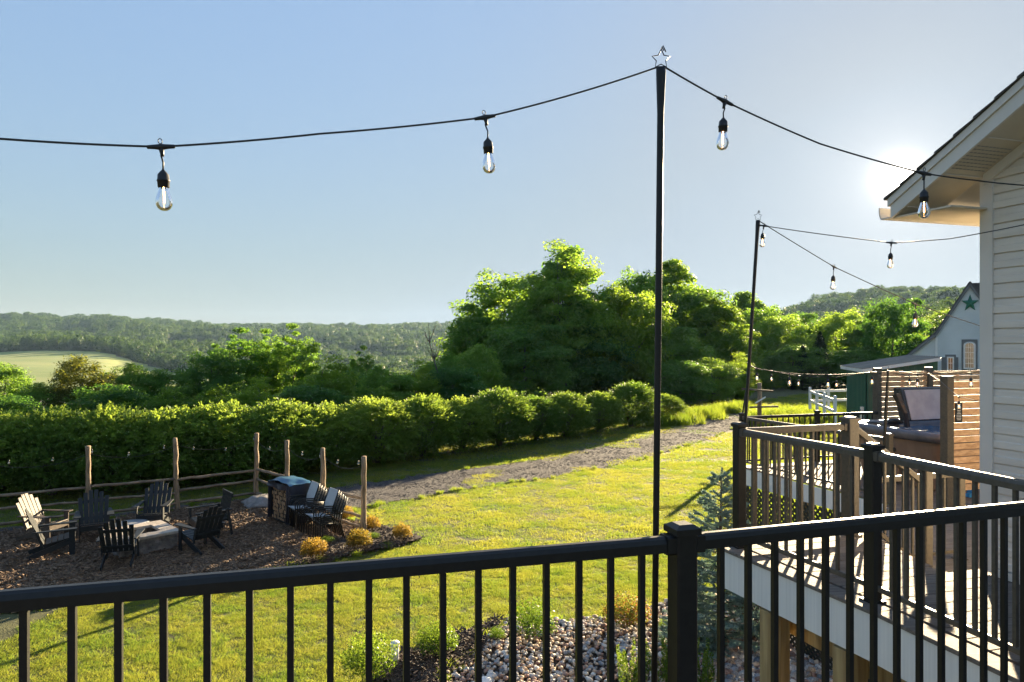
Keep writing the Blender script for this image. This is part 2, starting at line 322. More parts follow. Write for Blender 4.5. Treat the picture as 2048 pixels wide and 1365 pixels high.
def scatter(name, P, proto_me, rz, sc, m=None, tilt=None, parent=None):
    """one 'stuff' object: proto mesh instanced on points by geometry nodes"""
    me = bpy.data.meshes.new(name+'_points'); me.vertices.add(len(P)); me.vertices.foreach_set('co', np.asarray(P, dtype=np.float32).ravel())
    a = me.attributes.new('rot', 'FLOAT_VECTOR', 'POINT'); R = np.zeros((len(P), 3), np.float32); R[:, 2] = rz
    if tilt is not None: R[:, 0:2] = tilt
    a.data.foreach_set('vector', R.ravel())
    a = me.attributes.new('scl', 'FLOAT_VECTOR', 'POINT'); S = np.asarray(sc, np.float32)
    if S.ndim == 1: S = np.repeat(S[:, None], 3, 1)
    a.data.foreach_set('vector', S.ravel())
    po = bpy.data.objects.new(name+'_source', proto_me)
    ng = bpy.data.node_groups.new(name+'_scatter', 'GeometryNodeTree')
    ng.interface.new_socket('Geometry', in_out='INPUT', socket_type='NodeSocketGeometry')
    ng.interface.new_socket('Geometry', in_out='OUTPUT', socket_type='NodeSocketGeometry')
    N = ng.nodes; gi = N.new('NodeGroupInput'); go = N.new('NodeGroupOutput'); ip = N.new('GeometryNodeInstanceOnPoints')
    oi = N.new('GeometryNodeObjectInfo'); oi.inputs['Object'].default_value = po
    if 'As Instance' in oi.inputs: oi.inputs['As Instance'].default_value = True
    ra = N.new('GeometryNodeInputNamedAttribute'); ra.data_type = 'FLOAT_VECTOR'; ra.inputs['Name'].default_value = 'rot'
    sa = N.new('GeometryNodeInputNamedAttribute'); sa.data_type = 'FLOAT_VECTOR'; sa.inputs['Name'].default_value = 'scl'
    er = N.new('FunctionNodeEulerToRotation')
    L = ng.links; L.new(gi.outputs[0], ip.inputs['Points']); L.new(oi.outputs['Geometry'], ip.inputs['Instance'])
    L.new(ra.outputs[0], er.inputs[0]); L.new(er.outputs[0], ip.inputs['Rotation']); L.new(sa.outputs[0], ip.inputs['Scale'])
    L.new(ip.outputs[0], go.inputs[0])
    o = obj(name, me, parent); md = o.modifiers.new('scatter', 'NODES'); md.node_group = ng
    return struct(o, 'stuff')
E1 = Vector((-0.3, 0.954, 0)).normalized(); E2 = Vector((E1.y, -E1.x, 0)); UP = Vector((0, 0, 1))
EA = math.atan2(E2.y, E2.x)
# ------------------------------------------------------------------ terrain
TU = np.array([-500, 0, 200, 350, 450, 620, 900, 1150, 1400, 1560, 1650, 1750, 1900, 2100, 3000.])
TY = np.array([0, 45, 70, 120, 250, 450, 600, 800, 1000, 1300, 1700, 2000, 2600, 6000.])
TZ = np.array([
 [G0, G0, -7, -12, -24, -28, -16, -4, -1, 10, 48, 56, 40, 0],
 [G0, G0, -7, -12, -24, -27, -17, -4, 0, 10, 46, 55, 40, 0],
 [G0, G0, -7, -12, -25, -27, -18, -6, -3, 8, 44, 53, 40, 0],
 [G0, G0, -7, -13, -26, -32, -26, -23, -12, 2, 30, 48, 38, 0],
 [G0, G0, -7, -13, -28, -36, -36, -32, -12, 4, 26, 42, 34, 0],
 [G0, G0, -7, -13, -28, -36, -38, -36, -32, -8, 28, 36, 30, 0],
 [G0, G0, -6.5, -11, -25, -34, -36, -35, -30, -4, 26, 31, 25, 0],
 [G0, G0, -6, -8, -15, -20, -22, -20, -15, 0, 25, 28, 25, 0],
 [G0, G0, -5.3, -5.5, -6, -4, -2, 2, 4, 5, 8, 10, 10, 0],
 [G0, G0, -5.0, -6, -7, -6, -3, 9, 30, 30, 20, 20, 10, 0],
 [G0, G0, -5.0, -6, -7, -5, 0, 18, 53, 50, 30, 20, 10, 0],
 [G0, G0, -5.0, -5.5, -6, -3, 4, 28, 65, 60, 40, 20, 10, 0],
 [G0, G0, -5.0, -4, 2, 8, 18, 42, 69, 62, 40, 20, 10, 0],
 [G0, G0, -5.0, -4, 5, 14, 26, 50, 66, 60, 40, 20, 10, 0],
 [G0, G0, -5.0, -4, 5, 14, 26, 50, 66, 60, 40, 20, 10, 0]])
def terrain(x, y):
    x = np.atleast_1d(np.asarray(x, float)); y = np.atleast_1d(np.asarray(y, float))
    Y = np.maximum(y, np.hypot(x, y)*0.55)
    u = np.clip(CU+F*x/np.maximum(Y, 1e-3), TU[0], TU[-1]-1e-3)
    Yc = np.clip(Y, 0, TY[-1]-1e-3)
    i = np.searchsorted(TU, u, 'right')-1; j = np.searchsorted(TY, Yc, 'right')-1
    a = (u-TU[i])/(TU[i+1]-TU[i]); b = (Yc-TY[j])/(TY[j+1]-TY[j]); b = b*b*(3-2*b)*0.4+b*0.6; a = a*a*(3-2*a)*0.5+a*0.5
    z = (TZ[i, j]*(1-a)+TZ[i+1, j]*a)*(1-b)+(TZ[i, j+1]*(1-a)+TZ[i+1, j+1]*a)*b
    k = np.clip((Y-500)/500, 0, 1)*7.0
    return z+k*(np.sin(x/67+np.sin(y/113)*1.7)*0.5+np.sin(y/151+x/239+1.3)*0.6+0.35*np.sin(x/31+y/43))
def is_field(u, Y):
    top = np.interp(u, [-500, 0, 200, 290, 380], [830, 820, 800, 730, 640])
    f1 = (u < 385) & (Y > 410) & (Y < top)
    f2 = (u > 330) & (u < 480) & (Y > 1010) & (Y < 1200)
    return f1 | f2
az = np.radians(np.concatenate([np.arange(-180, -48, 6), np.arange(-48, 48, 0.5), np.arange(48, 180, 6)]))
rr = np.concatenate([[0.0, 4, 8, 14, 20, 28, 36], 45*np.exp(np.linspace(0, math.log(6000/45), 120))])
A, R_ = np.meshgrid(az, rr); X = R_*np.sin(A); Yg = R_*np.cos(A); Z = terrain(X.ravel(), Yg.ravel()).reshape(X.shape)
na = len(az); V = np.stack([X, Yg, Z], -1).reshape(-1, 3); fs = []; mi = []
for j in range(len(rr)-1):
    for i in range(na):
        k = (i+1) % na; fs.append((j*na+i, j*na+k, (j+1)*na+k, (j+1)*na+i))
fs = np.array(fs); cen = V[fs].mean(1); cu = CU+F*cen[:, 0]/np.maximum(cen[:, 1], 1e-3)
front = cen[:, 1] > 0
mi = np.where(np.hypot(cen[:, 0], cen[:, 1]) < 98, 0, 1); mi[(is_field(cu, cen[:, 1])) & front] = 2
gm = np_mesh('ground', V, fs, 'soil'); gm.materials.append(mat['floor']); gm.materials.append(mat['field'])
gm.polygons.foreach_set('material_index', mi.astype(np.int32)); gm.polygons.foreach_set('use_smooth', [True]*len(fs))
struct(obj('ground', gm))
# ------------------------------------------------------------------ ground patches (each sheet a few mm above the one below)
def sheet(name, poly, z, m, step=0.25, rough=0.0, seed=0):
    P = np.array(poly); x0, y0 = P.min(0); x1, y1 = P.max(0); bm = MB()
    nx = max(1, int((x1-x0)/step)); ny = max(1, int((y1-y0)/step)); xs = np.linspace(x0, x1, nx+1); ys = np.linspace(y0, y1, ny+1)
    idx = {}; vs_ = []
    def vid(i, j):
        if (i, j) not in idx:
            idx[(i, j)] = len(vs_); x, y = xs[i], ys[j]
            vs_.append((x, y, z+rough*(0.5+0.5*mnoise.noise(Vector((x*1.3+seed, y*1.3, 0))))+rough*0.5*mnoise.noise(Vector((x*5+seed, y*5, 3)))*1))
        return idx[(i, j)]
    cx, cyy = np.meshgrid((xs[:-1]+xs[1:])/2, (ys[:-1]+ys[1:])/2, indexing='ij')
    ins = inpoly(cx, cyy, poly); fs = []
    for i in range(nx):
        for j in range(ny):
            if ins[i, j]: fs.append((vid(i, j), vid(i+1, j), vid(i+1, j+1), vid(i, j+1)))
    bm.add(vs_, fs); return bm.build(name, m, None, True)
def wob(poly, amp=0.12, n=6, seed=1):
    r = random.Random(seed); out = []
    for i in range(len(poly)):
        a = poly[i]; b = poly[(i+1) % len(poly)]
        for k in range(n): t = k/n; out.append((a[0]*(1-t)+b[0]*t+r.uniform(-amp, amp), a[1]*(1-t)+b[1]*t+r.uniform(-amp, amp)))
    return out
PIT = wob([PG(*p) for p in [(845, 1081), (790, 1094), (700, 1112), (640, 1128), (585, 1136), (520, 1146), (400, 1166), (250, 1190), (60, 1222), (-200, 1260), (-420, 1160), (-200, 1085), (0, 1066), (200, 1042), (330, 1022), (440, 1008), (520, 999), (560, 1003), (640, 1020), (700, 1042), (735, 1056), (790, 1066)]], 0.07, 4, 3)
BED = wob([PG(*p) for p in [(848, 1081), (790, 1096), (700, 1114), (640, 1130), (575, 1138), (640, 1112), (690, 1086), (715, 1062), (740, 1050), (790, 1064)]], 0.05, 4, 5)
PATH = wob([PG(*p) for p in [(730, 1016), (870, 990), (960, 975), (1060, 962), (1160, 944), (1250, 928), (1330, 905), (1400, 884), (1460, 862), (1500, 844), (1560, 828), (1600, 818), (1560, 815), (1490, 824), (1420, 836), (1380, 846), (1300, 872), (1200, 896), (1100, 916), (1000, 930), (900, 944), (800, 958), (720, 968), (640, 980), (560, 992), (440, 1004), (330, 1016), (200, 1034), (0, 1058), (-150, 1075), (-150, 1088), (0, 1068), (200, 1044), (330, 1025), (440, 1012), (530, 1001), (600, 1008), (670, 1026)]], 0.1, 4, 9)
ROCK = [(-1.5, 9.0), (-1.25, 10.3), (-0.9, 10.9), (-0.55, 11.4), (-0.35, 12.1), (-0.15, 12.75), (0.5, 12.95), (1.0, 12.75), (1.7, 13.0), (2.4, 13.4), (3.3, 13.8), (4.6, 14.2), (7.0, 13.0), (8, 6), (3, 4.8), (-1.5, 6)]
ROCK = wob(ROCK, 0.08, 4, 2)
DM = wob([(-2.2, 9.4), (-2.0, 10.2), (-1.85, 11.3), (-1.3, 11.9), (-0.75, 12.3), (-0.3, 12.75), (-0.2, 12.3), (-0.5, 11.4), (-0.85, 10.8), (-1.2, 10.2), (-1.4, 9.0), (-2.0, 8.0)], 0.06, 4, 8)
struct(sheet('mulch_pit', PIT, G0+0.012, 'mulch', 0.12, 0.03, 3))
struct(sheet('mulch_bed', BED, G0+0.055, 'darkmulch', 0.08, 0.04, 5))
struct(sheet('gravel_path', PATH, G0+0.008, 'gravel', 0.16, 0.02, 7))
struct(sheet('mulch_border', DM, G0+0.02, 'darkmulch', 0.08, 0.03, 1))
rock_bed = struct(sheet('rock_bed', ROCK, G0+0.004, 'darkmulch', 0.2, 0.02, 2))
# lawn blades
def blade_tile(name, n, size, hmin, hmax, w, m, seed, lean=0.35, bend=False):
    r = np.random.default_rng(seed); C = np.zeros((n, 3)); C[:, :2] = r.uniform(-size/2, size/2, (n, 2))
    a = r.uniform(0, 2*np.pi, n); h = r.uniform(hmin, hmax, n); d = np.stack([np.cos(a), np.sin(a), np.zeros(n)], 1)
    ld = r.normal(size=(n, 3))*lean; ld[:, 2] = 0
    top = C+np.array([0, 0, 1])*h[:, None]+ld*h[:, None]
    if not bend:
        V = np.stack([C-d*w/2, C+d*w/2, top], 1).reshape(-1, 3); return np_mesh(name, V, np.arange(3*n).reshape(-1, 3), m, 3)
    mid = C+np.array([0, 0, 0.6])*h[:, None]+ld*h[:, None]*0.35
    V = np.stack([C-d*w/2, C+d*w/2, mid+d*w*0.4, top+d*w*0.05, top-d*w*0.05, mid-d*w*0.4], 1).reshape(-1, 3)
    i = np.arange(n)[:, None]*6; Fq = np.concatenate([i+np.array([[0, 1, 2, 5]]), i+np.array([[5, 2, 3, 4]])], 0)
    return np_mesh(name, V, Fq, m)
def grid_pts(x0, x1, y0, y1, s, jit=0.3, seed=1):
    r = np.random.default_rng(seed); xs = np.arange(x0, x1, s); ys = np.arange(y0, y1, s); X, Y = np.meshgrid(xs, ys)
    X = X.ravel()+r.uniform(-jit, jit, X.size)*s; Y = Y.ravel()+r.uniform(-jit, jit, Y.size)*s; return X, Y, r
def hedge_side(x, y):      # >0 beyond the hedge line
    return (y-22.9)*0.707*1.0-(x+15.1)*0.707*0.90-1.2
def grass_area(name, x0, x1, y0, y1, s, tile, sc, seed, extra=None, dens=None):
    X, Y, r = grid_pts(x0, x1, y0, y1, s, 0.4, seed)
    u = CU+F*X/np.maximum(Y, 0.1)
    k = (u > -260) & (u < 2300) & ~inpoly(X, Y, PIT) & ~inpoly(X, Y, BED) & ~inpoly(X, Y, ROCK) & ~inpoly(X, Y, DM)
    pk = inpoly(X, Y, PATH); nz = np.array([mnoise.noise(Vector((a*0.5, b*0.5, 5))) for a, b in zip(X, Y)])
    k &= ~(pk & ~((nz > 0.42) & (r.random(len(X)) < 0.5)))
    if extra is not None: k &= extra(X, Y)
    X, Y, nz = X[k], Y[k], nz[k]
    P = np.stack([X, Y, terrain(X, Y)-0.004], 1)
    nz2 = np.array([mnoise.noise(Vector((a*2.2, b*2.2, 9))) for a, b in zip(X, Y)])
    S = np.ones((len(P), 3))*sc; S[:, 2] *= (0.85+0.4*nz+0.45*nz2).clip(0.35, 1.9)
    return scatter(name, P, tile, r.uniform(0, 6.28, len(P)), S)
t_near = blade_tile('lawn_tile', 620, 0.42, 0.022, 0.062, 0.0065, 'grass', 1, 0.55)
t_mid = blade_tile('lawn_tile_mid', 520, 0.75, 0.025, 0.065, 0.014, 'grass', 2, 0.55)
t_far = blade_tile('lawn_tile_far', 460, 1.5, 0.03, 0.08, 0.034, 'grass', 3, 0.55)
grass_area('lawn_grass', -8.5, 6.5, 8.5, 17.5, 0.27, t_near, 1.0, 1)
grass_area('lawn_grass', -19, 24, 17.5, 30, 0.52, t_mid, 1.0, 2)
grass_area('lawn_grass', -32, 52, 30, 86, 1.05, t_far, 1.0, 3, extra=lambda x, y: hedge_side(x, y) < 4)
t_tall = blade_tile('tall_grass_tile', 120, 0.7, 0.25, 0.75, 0.022, 'tallgrass', 4, 0.35, True)
t_tuft = blade_tile('grass_tuft', 70, 0.22, 0.08, 0.2, 0.012, 'tallgrass', 5, 0.5, True)
# tall meadow grass: strip past the last hedge shrub, bank below the white rail fence, round the far deck
def along(pts, n, spread, seed):
    r = np.random.default_rng(seed); pts = [PG(*p) for p in pts]; seg = r.integers(0, len(pts)-1, n); t = r.random(n)
    P = np.array([[pts[s][0]*(1-q)+pts[s+1][0]*q, pts[s][1]*(1-q)+pts[s+1][1]*q] for s, q in zip(seg, t)])+r.normal(size=(n, 2))*spread
    return P[:, 0], P[:, 1], r
X, Y, r = along([(1325, 852), (1370, 842), (1420, 830), (1485, 818)], 150, 0.6, 1)
scatter('tall_grass', np.stack([X, Y, terrain(X, Y)], 1), t_tall, r.uniform(0, 6.28, len(X)), r.uniform(0.6, 1.25, len(X)))
X, Y, r = along([(1560, 850), (1600, 842), (1660, 842), (1700, 850)], 420, 1.6, 2)
k = ~inpoly(X, Y, PATH); X, Y = X[k], Y[k]
scatter('tall_grass', np.stack([X, Y, terrain(X, Y)+0.0], 1), t_tall, r.uniform(0, 6.28, len(X)), r.uniform(0.7, 1.5, len(X)))
X, Y, r = grid_pts(4.5, 12.5, 15.5, 26, 0.5, 0.45, 4)
k = (~inpoly(X, Y, PATH)) & (X/Y > 0.345) & (r.random(len(X)) < 0.75); X, Y = X[k], Y[k]
scatter('tall_grass', np.stack([X, Y, terrain(X, Y)], 1), t_tall, r.uniform(0, 6.28, len(X)), r.uniform(0.6, 1.7, len(X)))
# tufts along edges of path, pit and fence
E = [(PATH, 170), (PIT, 60), (ROCK, 40)]
xs, ys = [], []
for poly, n in E:
    for _ in range(n):
        i = random.randrange(len(poly)); a, b = poly[i], poly[(i+1) % len(poly)]; t = random.random()
        xs.append(a[0]*(1-t)+b[0]*t+random.gauss(0, .08)); ys.append(a[1]*(1-t)+b[1]*t+random.gauss(0, .08))
X = np.array(xs); Y = np.array(ys); k = (Y > 9); X, Y = X[k], Y[k]
scatter('grass_tufts', np.stack([X, Y, terrain(X, Y)], 1), t_tuft, RNG.uniform(0, 6.28, len(X)), RNG.uniform(0.4, 0.95, len(X)))
# mulch chips and gravel chippings as real pieces
def chip_proto(name, l, w, h, m):
    b = MB(); r = random.Random(3)
    for k in range(6):
        a = r.uniform(0, 6.28); X_ = Vector((math.cos(a), math.sin(a), r.uniform(-.3, .3))).normalized(); Y_ = UP.cross(X_).normalized(); Z_ = X_.cross(Y_)
        b.box((r.uniform(-.09, .09), r.uniform(-.09, .09), r.uniform(0.0, .02)), (l*r.uniform(.5, 1.3), w*r.uniform(.6, 1.4), h), (X_, Y_, Z_))
    return b.mesh(name, m)
def fill(poly, s, seed, x0=None):
    P = np.array(poly); X, Y, r = grid_pts(P[:, 0].min(), P[:, 0].max(), P[:, 1].min(), P[:, 1].max(), s, 0.5, seed)
    u = CU+F*X/np.maximum(Y, .1); k = inpoly(X, Y, poly) & (u > -80) & (u < 2150); return X[k], Y[k], r
X, Y, r = fill(PIT, 0.10, 1); k = ~inpoly(X, Y, BED); X, Y = X[k], Y[k]
scatter('mulch_chips', np.stack([X, Y, np.full(len(X), G0+0.03)], 1), chip_proto('chip', 0.07, 0.024, 0.012, 'chip'), r.uniform(0, 6.28, len(X)), r.uniform(0.6, 1.5, len(X)), tilt=r.normal(size=(len(X), 2))*0.2)
X, Y, r = fill(BED, 0.07, 2)
X2, Y2, r = fill(DM, 0.05, 3); X = np.r_[X, X2]; Y = np.r_[Y, Y2]
scatter('dark_mulch_chips', np.stack([X, Y, np.full(len(X), G0+0.06)], 1), chip_proto('dark_chip', 0.055, 0.02, 0.01, 'darkchip'), r.uniform(0, 6.28, len(X)), r.uniform(0.5, 1.4, len(X)), tilt=r.normal(size=(len(X), 2))*0.25)
def ico(sub, seed, flat=0.6, amp=0.25):
    import bmesh
    b = bmesh.new(); bmesh.ops.create_icosphere(b, subdivisions=sub, radius=0.5); o = Vector((seed*7.3, seed*1.7, seed*3.1))
    for v in b.verts:
        n = v.co.normalized(); k = 1+amp*mnoise.noise(n*1.6+o)+amp*0.35*mnoise.noise(n*4+o); v.co = Vector((v.co.x*k, v.co.y*k*0.8, v.co.z*k*flat))
    V = np.array([v.co[:] for v in b.verts]); Fq = np.array([[v.index for v in f.verts] for f in b.faces]); b.free(); return V, Fq
V1, F1 = ico(1, 3, 0.7, 0.5)
X, Y, r = fill(PATH, 0.115, 5)
scatter('gravel', np.stack([X, Y, np.full(len(X), G0+0.018)], 1), np_mesh('chipping', np.concatenate([V1*0.6, V1*0.45+np.array([.7, .3, 0]), V1*.5+np.array([-.3, .8, 0])]), np.concatenate([F1, F1+len(V1), F1+2*len(V1)]), 'chipping', 3), r.uniform(0, 6.28, len(X)), r.uniform(0.03, 0.085, len(X)))
# river stones: the 300 largest in view one by one, the rest joined
SV = [ico(2, k+1, 0.62, 0.35) for k in range(6)]
SM = []
for k, (a, b_) in enumerate(SV):
    for c in range(5):
        me = np_mesh('stone', a, b_, 'stone%d' % c, 3); me.polygons.foreach_set('use_smooth', [True]*len(me.polygons)); SM.append(me)
X, Y, r = fill(ROCK, 0.082, 11)
u = CU+F*X/Y; v = HV-F*G0/Y; k = (v < 1480) & (u > 830); X, Y = X[k], Y[k]
big = (X > 3.0) | (r.random(len(X)) < 0.03)
sz = np.where(big, r.uniform(0.10, 0.20, len(X)), r.uniform(0.055, 0.125, len(X))); zz = G0+0.03+sz*0.12+r.uniform(0, 0.03, len(X))
vis = (HV-F*G0/Y < 1375)
order = np.argsort(-(sz/Y)*vis)[:300]; sel = np.zeros(len(X), bool); sel[order] = True
for i in order:
    o = obj('stone', SM[r.integers(0, len(SM))], rock_bed, (X[i], Y[i], zz[i])); o.scale = (sz[i],)*3; o.rotation_euler = (r.normal()*.35, r.normal()*.35, r.uniform(0, 6.28))
rest = np.where(~sel)[0]; Vs, Fs, mi, off = [], [], [], 0
LV = [ico(1, k+1, 0.62, 0.35) for k in range(6)]
for i in rest:
    a, b_ = LV[i % 6]; th_ = r.uniform(0, 6.28); c, s_ = math.cos(th_), math.sin(th_); Rm = np.array([[c, -s_, 0], [s_, c, 0], [0, 0, 1]])
    Vs.append((a*sz[i])@Rm.T+np.array([X[i], Y[i], zz[i]])); Fs.append(b_+off); mi += [r.integers(0, 5)]*len(b_); off += len(a)
me = np_mesh('stones', np.concatenate(Vs), np.concatenate(Fs), 'stone0', 3)
for c in range(1, 5): me.materials.append(mat['stone%d' % c])
me.polygons.foreach_set('material_index', np.array(mi, dtype=np.int32)); me.polygons.foreach_set('use_smooth', [True]*len(me.polygons))
struct(obj('stones', me, rock_bed), 'stuff')
# ------------------------------------------------------------------ foliage generators
def crown_mesh(name, m, W_, H, nclump, per, leaf, seed, base=0.12, shape='round', core=0.6, rc=0.15, up=0.55, nj=0.55, ow=0.5):
    """clumps of leaves through a crown W_ wide and H high, z from 0 (ground) to H"""
    global RNG
    RNG = np.random.default_rng(seed); r = RNG
    d = nrm(r.normal(size=(nclump, 3))); rad = r.uniform(core, 1.0, nclump)**0.8
    o = Vector((seed*3.7, 1.3, 8.1)); lump = np.array([mnoise.noise(Vector(q)*1.7+o) for q in d])
    rad = rad*(1+0.42*lump); z = d[:, 2]
    wide = {'round': 1-0.0*z, 'tall': 1-0.25*z, 'vase': 1+0.25*z, 'cone': (1-0.75*(z*0.5+0.5))*1.25}[shape]
    C = np.stack([d[:, 0]*rad*W_/2*wide, d[:, 1]*rad*W_/2*wide, (base*H)+(z*rad*0.5+0.5)*(H*(1-base))], 1)
    cr = rc*min(W_, H)*r.uniform(0.6, 1.35, nclump)
    n = nclump*per; ci = np.repeat(np.arange(nclump), per)
    q = nrm(r.normal(size=(n, 3)))*(r.random(n)**0.45)[:, None]; q[:, 2] *= 0.55
    P = C[ci]+q*cr[ci][:, None]
    cc = np.array([0, 0, H*(0.45+base/2)]); out = nrm(P-cc)
    N = nrm(q*(0.4+nj)+out*ow+np.array([0, 0, up])+r.normal(size=(n, 3))*nj)
    V, Fq = leaf_quads(P, N, leaf*r.uniform(0.6, 1.35, n), 0.66)
    zt = np.percentile(V[:, 2], 99.8); xt = np.percentile(np.abs(V[:, :2]), 99.3); V[:, 2] *= H/zt; V[:, :2] *= (W_/2)/xt; C = C*np.array([W_/2/xt, W_/2/xt, H/zt])
    V[:, 2] = np.maximum(V[:, 2], 0.0)
    return np_mesh(name, V, Fq, m), C
def trunk_mesh(name, m, H, r0, C, seed, nl=9, start=0.25, wobble=0.25):
    r = random.Random(seed); b = MB(); n = 9
    pts = [Vector((r.gauss(0, wobble)*t*0.6, r.gauss(0, wobble)*t*0.6, H*0.86*t)) for t in [i/(n-1) for i in range(n)]]
    pts[0] = Vector((0, 0, -0.1)); b.tube(pts, [r0*(1.25 if i == 0 else 1)*(1-0.88*i/(n-1)) for i in range(n)], 8)
    for k in range(nl):
        c = Vector(C[r.randrange(len(C))]); t = r.uniform(start, 0.8); i = t*(n-1); i0 = int(i); p = pts[i0].lerp(pts[min(i0+1, n-1)], i-i0)
        if c.z < p.z: c.z = p.z+0.3*abs(c.z-p.z)+0.4
        c = p.lerp(c, 0.9); mid = p.lerp(c, 0.5)+Vector((r.gauss(0, .15), r.gauss(0, .15), -0.12*(c-p).length)); rb = r0*(1-0.88*t)*0.62
        b.tube([p, p.lerp(mid, .5)+Vector((0, 0, .05)), mid, mid.lerp(c, .5), c], [rb, rb*.8, rb*.6, rb*.38, rb*.15], 6)
    return b.mesh(name, m, True)
KIND = {}
def kind(key, m, W_, H, nclump, per, leaf, seed, r0, **kw):
    tr = {k: kw.pop(k) for k in ('nl', 'start', 'wobble') if k in kw}
    me, C = crown_mesh('crown', m, W_, H, nclump, per, leaf, seed, **kw)
    KIND[key] = (me, trunk_mesh('trunk', 'bark', H, r0, C, seed, **tr), W_, H)
kind('broad_a', 'leaf_tree', 9, 12, 210, 130, 0.30, 11, 0.22, base=0.08, nl=12)
kind('broad_b', 'leaf_bright', 9, 11, 200, 130, 0.30, 12, 0.2, base=0.05, nl=12)
kind('broad_c', 'leaf_dark', 9, 12, 200, 130, 0.30, 13, 0.22, base=0.02, nl=10)
kind('tall_a', 'leaf_tree', 6, 13, 170, 130, 0.29, 14, 0.2, shape='tall', base=0.1, nl=12)
kind('tall_b', 'leaf_bright', 6, 13, 170, 130, 0.29, 15, 0.2, shape='tall', base=0.04, nl=12)
kind('loose', 'leaf_tree', 9, 15, 260, 130, 0.24, 16, 0.22, base=0.2, nl=34, rc=0.115, core=0.35, wobble=0.3, shape='tall')
kind('mid_a', 'leaf_tree', 6, 8, 180, 140, 0.20, 21, 0.13, base=0.02, nl=10)
kind('mid_b', 'leaf_bright', 6, 7, 180, 140, 0.20, 22, 0.13, base=0.0, nl=10)
kind('mid_c', 'leaf_dark', 6, 8, 170, 140, 0.20, 23, 0.13, base=0.0, nl=8)
kind('mid_loose', 'leaf_tree', 5, 9, 150, 120, 0.18, 24, 0.12, base=0.12, nl=20, rc=0.12, core=0.4, wobble=0.3)
kind('mid_red', 'leaf_red', 6, 7.5, 170, 130, 0.19, 25, 0.13, base=0.02, nl=10)
def spruce_crown(name, m, W_, H, seed, nb=260, per=70, leaf=0.22):
    r = np.random.default_rng(seed); P = []; N = []
    for i in range(nb):
        t = (i+0.5)/nb; z = H*(0.06+0.93*t); L_ = W_/2*(1-t)**0.85*r.uniform(0.75, 1.1)+0.08; a = i*2.399963
        s = r.random(per)**0.7; dx = np.cos(a); dy = np.sin(a); sp = r.normal(size=per)*0.16*L_*(1-s*0.5)
        P.append(np.stack([dx*s*L_-dy*sp, dy*s*L_+dx*sp, z-s*L_*0.22+r.normal(size=per)*0.06-0.1*s**2*L_], 1)); N.append(np.tile([dx*.3, dy*.3, 1], (per, 1))+r.normal(size=(per, 3))*0.4)
    P = np.concatenate(P); N = np.concatenate(N); V, Fq = leaf_quads(P, N, leaf*r.uniform(.6, 1.3, len(P)), 0.35); return np_mesh(name, V, Fq, m)
_c = spruce_crown('crown', 'needle_dark', 5, 12, 3); _b = MB().tube([(0, 0, -.1), (0, 0, 6), (0, 0, 11.8)], [.16, .1, .02], 7).mesh('trunk', mat['bark'], True)
KIND['spruce'] = (_c, _b, 5, 12)
def plant_tree(k, u, vtop, width, Y, name, label, cat='tree', group=None, rz=None, gz=None):
    me, tm, w0, h0 = KIND[k]; x = (u-CU)/F*Y; g = float(terrain(x, Y)[0]) if gz is None else gz; top = (HV-vtop)/F*Y
    h = max(1.0, top-g); w = width/F*Y
    t = thing(name, label, cat, (x, Y, g-0.05), random.uniform(0, 6.28) if rz is None else rz, group)
    t.scale = (w/w0, w/w0, h/h0)
    obj('crown', me, t); obj('trunk', tm, t)
    return t
